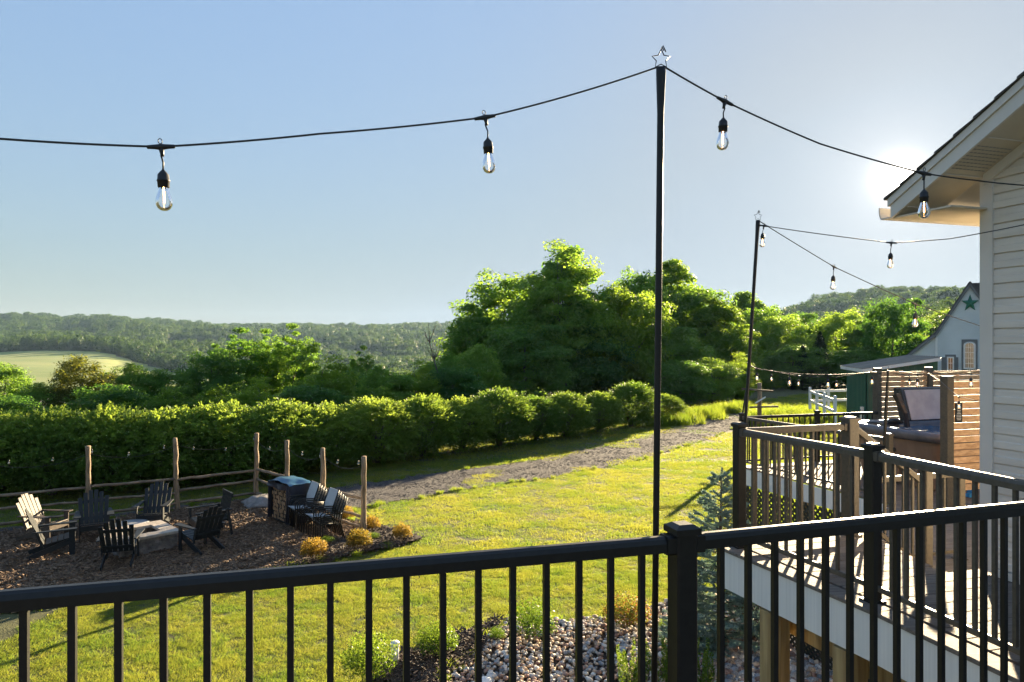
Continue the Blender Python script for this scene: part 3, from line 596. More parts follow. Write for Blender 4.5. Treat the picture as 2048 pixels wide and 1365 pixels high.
T = [
 ('loose', 1118, 490, 240, 64, 'maple_tree', 'tallest tree of the grove, its bare trunk showing below an airy rounded top'),
 ('tall_a', 1132, 494, 175, 67, 'maple_tree', 'full rounded crown rising close behind the tallest tree with the bare trunk'),
 ('broad_a', 1010, 552, 230, 68, 'maple_tree', 'broad green tree on the left shoulder of the grove, left of the tallest one'),
 ('mid_loose', 948, 610, 130, 66, 'ash_tree', 'thin airy tree at the left edge of the grove standing against the sky'),
 ('broad_b', 1240, 572, 190, 68, 'maple_tree', 'sunlit yellow green tree with layered branches just right of the tallest tree'),
 ('broad_a', 1270, 545, 150, 84, 'oak_tree', 'tree whose top shows just behind the sunlit one, left of the front light pole'),
 ('tall_a', 1342, 522, 150, 90, 'oak_tree', 'dark tall tree directly behind the front light pole'),
 ('broad_c', 1385, 575, 170, 86, 'oak_tree', 'dark rounded tree just right of the front light pole'),
 ('tall_b', 1432, 596, 150, 82, 'maple_tree', 'bright green tree on the right slope of the grove, left of the second pole'),
 ('broad_b', 1462, 655, 110, 78, 'maple_tree', 'low bright tree at the right foot of the grove beside the second pole'),
 ('broad_c', 1165, 640, 200, 66, 'oak_tree', 'dark shaded tree under the tallest tree of the grove'),
 ('broad_c', 1050, 650, 190, 60, 'oak_tree', 'dark shaded tree behind the middle of the hedge, left of the bare pale trunk'),
 ('mid_a', 945, 690, 130, 55, 'ash_tree', 'low green tree at the left foot of the grove'),
 ('broad_c', 1330, 655, 190, 72, 'oak_tree', 'low shadowy tree behind the front light pole above the last hedge shrub'),
 ('tall_a', 1065, 580, 130, 74, 'oak_tree', 'green tree filling the grove between its left shoulder and its tallest tree'),
 ('mid_b', 1395, 680, 130, 76, 'maple_tree', 'small sunlit tree in front of the dark one, between the two light poles'),
 ('broad_a', 1185, 585, 150, 70, 'oak_tree', 'green tree close behind the tallest tree, right of its trunk'),
 ('tall_a', 1492, 585, 110, 112, 'oak_tree', 'feathery dark tree behind the top half of the second pole'),
 # left, beyond the hedge
 ('mid_a', 890, 705, 90, 52, 'ash_tree', 'tree under the dead snag at the right end of the middle thicket'),
 ('mid_b', 830, 722, 110, 48, 'ash_tree', 'rounded green tree left of the dead snag'),
 ('mid_loose', 722, 692, 60, 56, 'ash_tree', 'slender tree with a small tuft on top standing above the thicket'),
 ('mid_b', 650, 712, 150, 43, 'maple_tree', 'bright yellow green tree right of the tall airy clump'),
 ('mid_loose', 590, 648, 100, 52, 'cherry_tree', 'rightmost and tallest tree of the airy clump in the middle thicket'),
 ('mid_loose', 535, 658, 90, 53, 'cherry_tree', 'middle tree of the airy clump in the middle thicket'),
 ('mid_loose', 478, 656, 110, 51, 'cherry_tree', 'left tree of the airy clump with thin stems showing'),
 ('mid_c', 425, 700, 120, 48, 'ash_tree', 'dark tree at the left foot of the airy clump'),
 ('mid_b', 515, 755, 120, 37, 'maple_tree', 'low bright tree in front of the airy clump'),
 ('mid_c', 330, 738, 120, 45, 'pine_tree', 'feathery tree below the pale hay field, left of the airy clump'),
 ('mid_a', 255, 728, 120, 43, 'ash_tree', 'green tree right of the russet tipped one below the hay field'),
 ('mid_red', 165, 712, 145, 40, 'maple_tree', 'rounded tree with russet shoot tips below the hay field'),
 ('mid_a', 85, 765, 120, 39, 'ash_tree', 'green tree just left of the russet tipped tree'),
 ('mid_c', 10, 726, 100, 42, 'ash_tree', 'dark rounded tree at the left edge of the photo below the field'),
 ('mid_b', 440, 770, 150, 38, 'maple_tree', 'low green tree behind the hedge, below the dark tree of the airy clump'),
 ('mid_a', 770, 732, 120, 46, 'ash_tree', 'mid green tree in the thicket right of the slender tufted one'),
 ('mid_b', 345, 775, 140, 37, 'maple_tree', 'low bright tree behind the hedge below the feathery tree'),
 ('mid_c', 560, 700, 130, 56, 'ash_tree', 'dark tree filling in behind the tall airy clump'),
 ('mid_c', 700, 740, 120, 50, 'ash_tree', 'dark low tree in the thicket below the slender tufted one'),
 ('mid_a', -70, 735, 130, 40, 'ash_tree', 'tree mostly outside the photo at its left edge'),
 ('mid_c', 215, 770, 150, 37, 'ash_tree', 'dark low tree behind the hedge right under the russet tipped tree'),
 ('mid_c', 20, 790, 140, 33, 'ash_tree', 'dark low tree close behind the leftmost hedge shrubs'),
 ('mid_c', 905, 735, 130, 50, 'ash_tree', 'dark tree at the left foot of the grove behind the hedge'),
 ('mid_c', 620, 770, 160, 40, 'ash_tree', 'dark low tree behind the hedge right of the airy clump'),
 ('mid_b', 745, 775, 140, 42, 'ash_tree', 'low green tree behind the hedge under the slender tufted tree'),
 ('mid_c', 1362, 722, 120, 60, 'young_tree', 'low bushy tree behind the end of the hedge, right of the front pole'),
 ('mid_a', 1424, 716, 120, 63, 'young_tree', 'low bushy green tree at the foot of the grove between the two poles'),
 ('mid_b', 1472, 706, 80, 66, 'young_tree', 'low bright bushy tree at the foot of the grove just left of the second pole'),
 # right woods
 ('broad_a', 1555, 632, 130, 92, 'oak_tree', 'tree right of the second pole above the string light bulbs'),
 ('broad_a', 1520, 615, 120, 100, 'oak_tree', 'tree whose crown shows right behind the second pole'),
 ('broad_c', 1600, 628, 120, 104, 'oak_tree', 'dark tree below the left end of the hazy hill'),
 ('spruce', 1640, 662, 80, 84, 'spruce_tree', 'dark spruce in the shade of the woods left of the green shed'),
 ('broad_a', 1682, 622, 130, 96, 'oak_tree', 'rounded tree of the right woods standing before the hazy hill'),
 ('tall_a', 1730, 640, 100, 90, 'oak_tree', 'narrow tree between the two rounded ones of the right woods'),
 ('broad_c', 1785, 598, 125, 82, 'maple_tree', 'large dark round maple left of the white barn'),
 ('broad_b', 1838, 668, 90, 90, 'maple_tree', 'bright low tree between the round maple and the barn'),
 ('broad_a', 1655, 700, 120, 86, 'oak_tree', 'low tree in the shade behind the white rail fence'),
 ('broad_c', 1585, 690, 130, 82, 'oak_tree', 'dark low tree at the wood edge above the mown clearing'),
 ('mid_b', 1516, 735, 90, 80, 'maple_tree', 'small sunlit tree right beside the second pole above the clearing'),
 ('broad_c', 1715, 700, 130, 80, 'oak_tree', 'dark low tree behind the green shed roof'),
 ('spruce', 1605, 690, 70, 80, 'spruce_tree', 'smaller dark spruce left of the other spruce in the shaded woods'),
 ('broad_a', 1880, 640, 120, 120, 'oak_tree', 'green tree behind the left slope of the barn roof'),
 ('broad_b', 1900, 618, 110, 150, 'oak_tree', 'small far tree behind the barn roof below the hill'),
]
for k, u, vt, w, Y, nm, lb in T: plant_tree(k, u, vt, w, Y, nm, lb)
# dead snag and bleached dead limbs
def snag(loc, H, r0, seed, label):
    r = random.Random(seed); b = MB(); p0 = Vector((0, 0, 0)); pts = [Vector((r.gauss(0, .08)*i, r.gauss(0, .08)*i, H*i/6)) for i in range(7)]
    b.tube(pts, [r0*(1-.13*i) for i in range(7)], 6); br = MB()
    for k in range(12):
        p = pts[r.randrange(2, 6)]; a = r.uniform(0, 6.28); l = r.uniform(.6, 1.5); q = p+Vector((math.cos(a)*l*.5, math.sin(a)*l*.5, l)); br.tube([p, p.lerp(q, .5)+Vector((0, 0, -.1)), q], [r0*.35, r0*.25, r0*.08], 5)
    t = thing('dead_tree', label, 'tree', loc); b.build('trunk', 'bark', t, True); br.build('branch', 'bark', t, True)
x = (868-CU)/F*50; snag((x, 50, -6), 7.4, 0.1, 4, 'bare dead snag poking out of the thicket left of the grove')
# ------------------------------------------------------------------ hedge row: sprays of leaves on arching shoots
def shrub_mesh(name, m, W_, H, nsp, per, leaf, seed, spray=0.42, ground=0.04):
    r = np.random.default_rng(seed); P = []; N = []; Tn = []
    d = nrm(r.normal(size=(nsp, 3))+np.array([0, 0, 0.25])); o = Vector((seed*2.1, 4, 1))
    lump = np.array([mnoise.noise(Vector(q)*1.9+o) for q in d])
    rad = r.uniform(0.66, 1.0, nsp)*(1+0.20*lump)
    C = np.stack([d[:, 0]*rad*W_/2, d[:, 1]*rad*W_/2, H*(ground+0.48)+d[:, 2]*rad*H*0.47], 1)
    C[:, 2] = np.maximum(C[:, 2], H*ground)
    hd = d.copy(); hd[:, 2] = np.clip(hd[:, 2], -0.15, 1)*0.75+0.12; hd = nrm(hd+r.normal(size=(nsp, 3))*0.22)
    side = nrm(np.cross(hd, np.array([0, 0, 1.0]))); nu = np.cross(side, hd); nu *= np.sign(nu[:, 2:3]+1e-6)
    ii = np.repeat(np.arange(nsp), per); t = r.random(nsp*per); s = r.normal(size=nsp*per)*0.22*(1.1-t)
    L_ = spray*r.uniform(0.6, 1.25, nsp)[ii]
    P = C[ii]+hd[ii]*(t*L_)[:, None]+side[ii]*(s*L_)[:, None]-np.array([0, 0, 1.])*(t**2*L_*0.18)[:, None]+r.normal(size=(len(ii), 3))*0.02
    N = nu[ii]+r.normal(size=(len(ii), 3))*0.45; Tn = hd[ii]+side[ii]*(np.sign(s)*0.6)[:, None]
    V, Fq = leaf_quads(P, N, leaf*r.uniform(.65, 1.3, len(ii)), 0.5, Tn); V[:, 2] = np.maximum(V[:, 2], 0.01)
    V[:, 2] *= H/np.percentile(V[:, 2], 99.7); V[:, :2] *= (W_/2)/np.percentile(np.abs(V[:, :2]), 99.0); return np_mesh(name, V, Fq, m)
HM = [shrub_mesh('foliage', 'leaf_hedge', 3.0, 2.8, 2500, 14, 0.105, 40+i) for i in range(4)]
def stems(name, H, n, spread, r0, seed, m='bark'):
    r = random.Random(seed); b = MB()
    for k in range(n):
        a = r.uniform(0, 6.28); l = r.uniform(.5, 1)*spread; b.tube([(math.cos(a)*.08, math.sin(a)*.08, -.03), (math.cos(a)*l*.4, math.sin(a)*l*.4, H*.4), (math.cos(a)*l, math.sin(a)*l, H*.8)], [r0, r0*.7, r0*.3], 5)
    return b.mesh(name, m, True)
HS = stems('stem', 2.6, 14, 1.0, 0.03, 5)
HL = ['last hedge shrub at the far right end of the row, round and slightly apart', 'second hedge shrub from the far right end of the row', 'third hedge shrub from the far right end of the row', 'fourth hedge shrub from the far right end, level with the turn of the path',
 'fifth hedge shrub from the far right end, taller and yellower on top', 'sixth hedge shrub from the far right end of the row', 'seventh hedge shrub from the far right end, above the open gravel path', 'eighth hedge shrub from the far right end, above the nearest lit fence post',
 'hedge shrub behind the two right hand posts of the rustic fence', 'hedge shrub behind the corner post of the rustic fence', 'hedge shrub just left of the rustic fence corner post', 'hedge shrub right behind the second long post of the rustic fence',
 'hedge shrub between the two left hand posts of the rustic fence', 'hedge shrub behind the leftmost long fence post', 'hedge shrub second from the left edge of the photo', 'hedge shrub cut by the left edge of the photo']
for i, (u, vt, w, Y) in enumerate([(1262, 766, 118, 43.5), (1198, 786, 112, 40.6), (1130, 787, 116, 38.6), (1072, 794, 122, 37), (1000, 781, 160, 35.2), (925, 797, 150, 33.6), (845, 794, 165, 31.8), (752, 799, 180, 30), (655, 811, 190, 28.6), (560, 805, 205, 27.2), (450, 809, 220, 26), (330, 820, 225, 25), (215, 816, 225, 24.2), (105, 821, 220, 23.6), (-5, 828, 220, 23), (-115, 825, 230, 22.4)]):
    x = (u-CU)/F*Y; h = (HV-vt)/F*Y-G0; t = thing('hedge_shrub', HL[i], 'shrub', (x, Y, G0), random.uniform(0, 6.28), 'shrubs of the long clipped hedge row')
    wd = w/F*Y*random.uniform(0.86, 0.96); t.scale = (wd/3.0, wd/3.0, h/2.8); obj('foliage', HM[i % 4], t); obj('stem', HS, t)
# a second, darker rank closes the gaps low down behind the row
for u, vt, w, Y, lb in [(605, 850, 160, 30, 'dark low bush in the gap behind the fence corner post'), (395, 850, 170, 27.5, 'dark low bush behind the hedge between the fence posts'), (1330, 790, 80, 47, 'shrub half hidden behind the front light pole at the end of the hedge'), (160, 855, 170, 26, 'dark low bush behind the hedge left of the leftmost long post')]:
    x = (u-CU)/F*Y; h = (HV-vt)/F*Y-G0; t = thing('bush', lb, 'shrub', (x, Y, G0), 1.0); wd = w/F*Y; t.scale = (wd/3, wd/3, h/2.8); obj('foliage', HM[1], t); obj('stem', HS, t)
# ------------------------------------------------------------------ far woods on the hills
def canopy(name, m, W_, H, n, leaf, seed):
    me, C = crown_mesh(name, m, W_, H, n, 16, leaf, seed, base=0.0, rc=0.2, up=0.15, core=0.85, nj=0.22, ow=1.0)
    return me
cfar = canopy('canopy', 'far_leaf', 11, 14, 75, 1.3, 71); cmid = canopy('canopy_mid', 'far_leaf', 9, 13, 150, 0.6, 72)
r = np.random.default_rng(5)
def wood(name, y0, y1, s, proto, sc0, keep=None, seed=3):
    xs = np.arange(-y1*1.12, y1*1.12, s); ys = np.arange(y0, y1, s); X, Y = np.meshgrid(xs, ys); X = X.ravel(); Y = Y.ravel(); rr_ = np.random.default_rng(seed)
    X = X+rr_.uniform(-.5, .5, len(X))*s; Y = Y+rr_.uniform(-.5, .5, len(Y))*s; u = CU+F*X/Y
    k = (u > -420) & (u < 2500) & ~is_field(u, Y)
    if keep is not None: k &= keep(u, Y)
    X, Y = X[k], Y[k]; P = np.stack([X, Y, terrain(X, Y)-1.0], 1); q = rr_.uniform(0.6, 1.35, len(X))*sc0
    S = np.stack([q, q, q*rr_.uniform(0.8, 1.15, len(X))], 1)
    return scatter(name, P, proto, rr_.uniform(0, 6.28, len(X)), S)
wood('near_woodland', 118, 330, 7.0, cmid, 0.68, keep=lambda u, Y: (u > 1420) | ((Y > 200) & (Y < 290) & (u > 300)) | ((Y > 150) & (u > 620)), seed=1)
wood('hillside_forest', 330, 700, 9.0, cfar, 0.95, keep=lambda u, Y: (u > 1400) | ((u > 385) & (Y > 330)), seed=2)
wood('hillside_forest', 640, 1300, 10.5, cfar, 1.1, seed=3)
wood('hillside_forest', 1300, 2150, 13.5, cfar, 1.4, keep=lambda u, Y: (u < 1560), seed=4)
# ------------------------------------------------------------------ decks and railings
DZ = -1.55; RT = -0.64; SZ = -2.22; SRT = -1.31
def V3(p, z): return Vector((p[0], p[1], z))
RAILP = [(-.027, -.05), (.027, -.05), (.027, -.020), (.021, -.006), (.009, 0), (-.009, 0), (-.021, -.006), (-.027, -.020)]
MESHC = {}
def baluster_mesh(h, m, w=0.019):
    k = ('b', round(h, 3), m, w)
    if k not in MESHC: MESHC[k] = MB().box((0, 0, h/2), (w, w, h)).mesh('baluster', m)
    return MESHC[k]
def rail_run(par, a, b, top, floor, m='metal', step=0.1135, ends=(0.04, 0.04), n=None, low=0.075):
    """top rail, bottom rail and single balusters between the plan points a and b"""
    a = Vector((a[0], a[1], 0)); b = Vector((b[0], b[1], 0)); d = (b-a); L_ = d.length; d.normalize(); side = UP.cross(d)
    A = a+d*ends[0]; B = b-d*ends[1]
    MB().sweep([A+UP*top, B+UP*top], [RAILP, RAILP], side, UP).build('top_rail', m, par)
    MB().bar(A+UP*(floor+low+.015), B+UP*(floor+low+.015), .026, .034, bevel=.005).build('bottom_rail', m, par)
    for q, e in ((A, d), (B, -d)): MB().bar(q-e*0.004+UP*(top-.028), q+e*0.03+UP*(top-.028), .062, .062, bevel=.006).build('rail_bracket', m, par)
    n = n or max(1, int(round((B-A).length/step))); h = (top-.048)-(floor+low+.03)
    me = baluster_mesh(h, m)
    for i in range(1, n):
        p = A.lerp(B, i/n); o = obj('baluster', me, par, (p.x, p.y, floor+low+.03)); o.rotation_euler = (0, 0, math.atan2(d.y, d.x))
def post(par, p, top, floor, m='metal', w=0.0762, rz=EA, cap=True, low=0.0):
    k = ('p', round(top-floor, 3), m, w)
    if k not in MESHC:
        b = MB(); h = top-floor; q = .006; pr = [(-w/2+q, -w/2), (w/2-q, -w/2), (w/2, -w/2+q), (w/2, w/2-q), (w/2-q, w/2), (-w/2+q, w/2), (-w/2, w/2-q), (-w/2, -w/2+q)]
        b.sweep([(0, 0, 0), (0, 0, h)], [pr, pr], Vector((1, 0, 0)), Vector((0, 1, 0)))
        c = MB(); cw = w/2+.008
        c.sweep([(0, 0, h+.001), (0, 0, h+.022), (0, 0, h+.034)], [[(-cw, -cw), (cw, -cw), (cw, cw), (-cw, cw)]]*2+[[(-cw*.55, -cw*.55), (cw*.55, -cw*.55), (cw*.55, cw*.55), (-cw*.55, cw*.55)]], Vector((1, 0, 0)), Vector((0, 1, 0)))
        f = MB().box((0, 0, .006), (w+.03, w+.03, .012))
        MESHC[k] = (b.mesh('post', m), c.mesh('post_cap', m), f.mesh('base_plate', m))
    me, mc, mf = MESHC[k]; o = obj('post', me, par, (p[0], p[1], floor)); o.rotation_euler = (0, 0, rz)
    if cap: obj('post_cap', mc, o)
    obj('base_plate', mf, o); return o
# --- front railing, right at the camera
P1 = Vector((.575, 2.362, 0)); D_L = Vector((1, .283, 0)).normalized(); D_R = Vector((1, .328, 0)).normalized()
FL = P1-D_L*3.3; FR = P1+D_R*2.08
fr = thing('deck_railing', 'near black metal railing crossing the whole foreground', 'railing', (0, 0, 0))
a_l = math.atan2(D_L.y, D_L.x); a_r = math.atan2(D_R.y, D_R.x)
post(fr, P1, -.635, DZ, rz=a_l+.01); post(fr, FL, -.635, DZ, rz=a_l); post(fr, FR, -.635, DZ, rz=a_r)
rail_run(fr, FL, P1, RT, DZ, step=.1125); rail_run(fr, P1, FR, RT, DZ, n=18)
# --- main deck strip
PC = Vector((1.745, 5.372, 0)); PM = Vector((2.182, 4.235, 0)); PE = Vector((2.44, 3.19, 0)); PB = Vector((2.76, 5.715, 0))
mr = thing('deck_railing', 'black railing of the raised deck beside the house, with a tall corner post', 'railing', (0, 0, 0))
post(mr, PC, RT+.012, DZ, rz=EA); post(mr, PM, RT+.012, DZ, rz=EA)
rail_run(mr, PC, PM, RT, DZ, 'metal_tan_lit'); rail_run(mr, PM, PE+Vector((.05, -.16, 0)), RT, DZ, 'metal_tan_lit', ends=(.04, .0))
post(mr, PB, RT+.02, DZ, rz=EA, m='metal_tan_lit', w=.1); rail_run(mr, PC, PB, RT, DZ, 'metal_tan_lit', ends=(.04, .05), n=9)
# floor: boards along E2, a border board along the edge, white fascia, joists
C0 = Vector((1.612, 5.39, 0)); C1 = Vector((2.127, 4.056, 0)); C2 = Vector((2.42, 3.06, 0)); CB = Vector((2.93, 5.81, 0)); HK = Vector((3.22, 4.77, 0))
deck = thing('raised_deck', 'raised deck beside the house with grey brown boards and white fascia', 'deck', (0, 0, 0))
def edge_x(y):
    return np.interp(y, [2.6, C2.y, C1.y, C0.y], [2.50, C2.x, C1.x, C0.x])
def wall_x(y): return HK.x+(-(y-HK.y))*0.3145
bw = .138
def on_edge(s):   # distance s back along E1 from the corner C0
    return C0-E1*s
for i in range(24):
    s = i*(bw+.005)+.07; p = C0-E1*s; 
    # walk from edge to wall/stair side along E2
    a0 = p.copy(); t0 = 0.0
    for _ in range(6): t0 = (edge_x(p.y+E2.y*t0)-p.x)/E2.x
    q0 = p+E2*(t0+.145)
    y1 = q0.y+.3; t1 = (wall_x(p.y+.4)-p.x)/E2.x
    for _ in range(6): yy = p.y+E2.y*t1; t1 = ((wall_x(yy) if yy < HK.y else min(wall_x(yy), 2.93))-p.x)/E2.x
    if i == 0: t1 = (CB.x-p.x)/E2.x-.02
    q1 = p+E2*t1
    if (q1-q0).length < .1: continue
    MB().bar(q0+UP*(DZ-.012), q1+UP*(DZ-.012), bw, .024, bevel=.003).build('deck_board', 'board', deck)
for a, b in ((C0, C1), (C1, C2)):
    d = (b-a).normalized(); n = UP.cross(d)
    MB().bar(a+n*.045+UP*(DZ-.012), b+n*.045-d*.002+UP*(DZ-.012), .14, .026, bevel=.004).build('border_board', 'board', deck, label='dark border board along the deck edge')
    MB().bar(a+n*-.0+UP*(DZ-.026-.14), b-d*.001+UP*(DZ-.026-.14), .02, .28).build('fascia', 'fascia', deck)
for a, b in ((C0, CB),):
    d = (b-a).normalized(); n = UP.cross(d)
    MB().bar(a+UP*(DZ-.026-.14)+d*.02, b+UP*(DZ-.026-.14), .02, .28).build('fascia', 'fascia', deck)
# bearer ends and posts under the edge
def support(u0, u1, vtop, Y, label=None):
    x = ((u0+u1)/2-CU)/F*Y; w = .14
    o = MB().box((0, 0, -1.66), (w, w, 3.3)).build('support_post', 'ptwood', deck, label=label); o.location = (x, Y, -1.86); o.rotation_euler = (0, 0, EA+.15); return o
support(1526, 1573, 1214, 4.93); support(1678, 1723, 1282, 4.32); support(1800, 1850, 1340, 3.8)
for s, e in ((.38, 'x'),):
    p = C0-E1*s+E2*.10
    MB().bar(p+UP*(DZ-.40), p+E2*1.2+UP*(DZ-.40), .09, .235).build('bearer', 'ptwood', deck)
p = C0+E2*.3-E1*.35; MB().bar(p+UP*(DZ-.44), p-E1*2.6+UP*(DZ-.44), .04, .19).build('bearer', 'ptwood', deck)
# near deck where the photographer stands
nd = thing('near_deck', 'near deck floor under the foreground railing', 'deck', (0, 0, 0))
for i in range(22):
    y0 = -i*(bw+.005); a = FL+Vector((0, y0+.06, 0)); b = P1+Vector((0, y0+.06, 0)); c = FR+Vector((0, y0+.06, 0))
    MB().bar(a+UP*(DZ-.012), b+UP*(DZ-.012), bw, .024, bevel=.003).build('deck_board', 'board', nd); MB().bar(b+UP*(DZ-.012), c+D_R*.25+UP*(DZ-.012), bw, .024, bevel=.003).build('deck_board', 'board', nd)
MB().bar(FL+Vector((0, .15, DZ-.17)), P1+Vector((0, .15, DZ-.17)), .02, .28).build('fascia', 'fascia', nd); MB().bar(P1+Vector((0, .15, DZ-.17)), FR+Vector((-.1, .12, DZ-.17)), .02, .28).build('fascia', 'fascia', nd)
# stair from the main deck down to the spa deck, running along E2
st = thing('stair', 'short flight of deck stairs going down from the raised deck towards the hot tub', 'stairs', (0, 0, 0))
S0 = HK+E1*.08; S1 = HK+E1*.95; nst = 4; rise = (DZ-SZ)/nst
for i in range(1, nst):
    for j in range(2):
        a = S0+E2*(.28*(i-1)+.02+j*.14)+UP*(DZ-rise*i-.013); b = a+E1*.86
        MB().bar(a, b, .132, .025, bevel=.003).build('tread', 'board', st)
    a = S0+E2*(.28*i+.0)+UP*(DZ-rise*i-.10); MB().bar(a, a+E1*.86, .016, rise-.02).build('riser', 'fascia', st)
for e in (.0, .89): MB().bar(S0+E1*e-E2*0.02+UP*(DZ-.15), S0+E1*e+E2*.95+UP*(SZ-.12), .03, .22).build('stringer', 'ptwood', st)
SB = PB+E2*.80; shr = thing('stair_railing', 'sloping handrail of the deck stairs with its lower post', 'railing', (0, 0, 0))
post(shr, SB, -1.06, SZ, m='metal_tan_lit', rz=EA)
A = PB+E2*.06+UP*(RT-.02); B = SB-E2*.05+UP*(-1.13); dd = (B-A).normalized(); sid = UP.cross(dd).normalized(); upv = dd.cross(sid)
MB().sweep([A, B], [RAILP, RAILP], sid, upv).build('hand_rail', 'metal_tan_lit', shr)
MB().bar(A+UP*-.74, B+UP*-.74, .026, .034).build('bottom_rail', 'metal_tan_lit', shr)
for i in range(1, 7):
    p = A.lerp(B, i/7); o = obj('baluster', baluster_mesh(.70, 'metal_tan_lit'), shr, (p.x, p.y, p.z-.74)); o.rotation_euler = (0, 0, EA)
# --- spa deck
W0 = Vector((4.12, 12.86, 0)); W1 = Vector((5.26, 9.80, 0)); spa = thing('spa_deck', 'lower deck carrying the hot tub, with white fascia and dark lattice skirt', 'deck', (0, 0, 0))
wd = (W0-W1).normalized(); wn = Vector((wd.y, -wd.x, 0))
LB = Vector((3.52, 6.05, 0)); RX = Vector((4.3, 5.15, 0))
for i in range(56):       # boards along E2
    s = i*(bw+.006)+.08; p = W0-E1*s
    if p.y < 5.25: break
    # left limit: west edge down to W1, then a step out to the stair landing
    t0 = 0.
    for _ in range(8):
        yy = p.y+E2.y*t0; xl = np.interp(yy, [5.0, 6.98, 9.80, 12.86], [3.25, 3.47, 5.26, 4.12]); t0 = (xl-p.x)/E2.x
    q0 = p+E2*(t0+.04); q1 = p+E2*(t0+.04+3.9); 
    MB().bar(q0+UP*(SZ-.012), q1+UP*(SZ-.012), bw, .024, bevel=.003).build('deck_board', 'board', spa)
MB().bar(W1+UP*(SZ-.026-.14), W0+UP*(SZ-.026-.14), .02, .28).build('fascia', 'fascia', spa)
WB = W0+E2*3.3; MB().bar(W0+E2*.015+UP*(SZ-.166), WB+UP*(SZ-.166), .02, .28).build('fascia', 'fascia', spa)
LT = Vector((3.45, 6.98, 0)); MB().bar(LT+UP*(SZ-.166), LT+(W1-LT)*.98+UP*(SZ-.166), .02, .28).build('fascia', 'fascia', spa)
lb = MB(); Lh = 2.45; Lw = (W0-W1).length; zt = SZ-.32; pitch = .10
for sgn, off in ((1, 0.0), (-1, .008)):
    k = -int(Lh/pitch)-1
    while k*pitch < Lw:
        x0 = k*pitch; pts = []
        xa, za = (x0, 0) if sgn > 0 else (x0, -Lh); xb, zb = (x0+Lh, -Lh) if sgn > 0 else (x0+Lh, 0)
        t0 = max(0, (0-xa)/(xb-xa)); t1 = min(1, (Lw-xa)/(xb-xa))
        if t1 > t0+.02:
            pa = W1+wd*(xa+(xb-xa)*t0)+UP*(zt+za+(zb-za)*t0)-wn*(.02-off); pb = W1+wd*(xa+(xb-xa)*t1)+UP*(zt+za+(zb-za)*t1)-wn*(.02-off)
            lb.bar(pa, pb, .04, .006, up=wn) if False else lb.box((pa+pb)/2, ((pb-pa).length, .006, .038), ((pb-pa).normalized(), wn, (pb-pa).normalized().cross(wn)))
        k += 1
lb.build('lattice_panel', 'lattice', spa)
for f in (0.02, .5, .98):
    p = W1.lerp(W0, f)+wn*.12; MB().box((p.x, p.y, -3.7), (.14, .14, 2.7)).build('support_post', 'ptwood', spa)
sr = thing('deck_railing', 'black railing round the far side and left side of the hot tub deck', 'railing', (0, 0, 0))
BE = W0+E2*3.2
Q0 = W0+wn*.08-E1*.06; Q1 = W1+wn*.07+wd*.04; QB = BE-E1*.08
post(sr, Q0, SRT+.03, SZ); post(sr, Q1, SRT+.03, SZ, 'metal_tan_lit'); QM = Q0.lerp(QB, .535); post(sr, QM, SRT+.03, SZ)
rail_run(sr, Q0, Q1, SRT, SZ, 'metal_tan_lit', step=.118); rail_run(sr, Q0, QM, SRT, SZ, step=.118); rail_run(sr, QM, QB, SRT, SZ, step=.118)
lr = thing('deck_railing', 'short low railing beyond the stairs, near the cedar panel', 'railing', (0, 0, 0))
LA = SB+E2*.35+E1*.9; LBp = LA+E2*1.1; rail_run(lr, LA, LBp, SRT, SZ, 'metal_tan_lit', step=.17); post(lr, LA, SRT+.0, SZ, 'metal_tan_lit', cap=False); post(lr, LBp, SRT+.0, SZ, 'metal_tan_lit', cap=False)
# --- privacy screens of cedar slats
def screen(posts, top, bottom, label, n, m='cedar', mid=(), up_extra=.05):
    t = thing('privacy_screen', label, 'fence', (0, 0, 0)); d = (posts[-1]-posts[0]).normalized(); nn = Vector((d.y, -d.x, 0))
    for p in posts:
        q = .115; o = MB().box((0, 0, (top+up_extra-SZ)/2), (q, q, top+up_extra-SZ)).build('post', 'metal_tan_lit', t); o.location = (p.x, p.y, SZ); o.rotation_euler = (0, 0, EA)
        c = MB().box((0, 0, top+up_extra-SZ+.012), (.135, .135, .022), taper=.8).build('post_cap', 'metal_tan_lit', o)
    pitch = (top-bottom)/n; L_ = (posts[-1]-posts[0]).length
    for a, b in zip(posts[:-1], posts[1:]):
        A_ = a+d*.062; B_ = b-d*.062
        for k in range(n):
            z = top-pitch*(k+.5); MB().bar(A_+UP*z+nn*.012, B_+UP*z+nn*.012, .019, pitch-.014).build('slat', m, t)
        for e in (A_+d*.02-nn*.022, B_-d*.02-nn*.022): MB().box(((e.x), (e.y), (top+bottom)/2), (.04, .035, top-bottom), (d, nn, UP)).build('batten', 'cedar_post', t)
        for f in mid: e = A_.lerp(B_, f)-nn*.022; MB().box((e.x, e.y, (top+bottom)/2), (.04, .035, top-bottom), (d, nn, UP)).build('batten', 'cedar_post', t)
    return t
def online(p, ratio, d=E2):      # point on the line p + a*d whose X/Y is ratio
    a = (ratio*p.y-p.x)/(d.x-ratio*d.y); return p+d*a
B0 = Vector((7.25, 13.90, 0)); B1 = online(B0, (1857-CU)/F); B2 = online(B0, (1975-CU)/F)
screen([B0, B1, B2], -.53, -2.12, 'far cedar slat screen standing behind the hot tub', 16, mid=(.5,))
N0 = online(Vector((6.0, 9.62, 0)), (1894-CU)/F); N1 = online(N0, (1893-CU)/F+.115)
screen([N0, N1], -.50, -2.02, 'near cedar slat screen with a black rules sign, right of the hot tub', 16, mid=(.46,))
for f in (.14, .3, .46, .5): pass
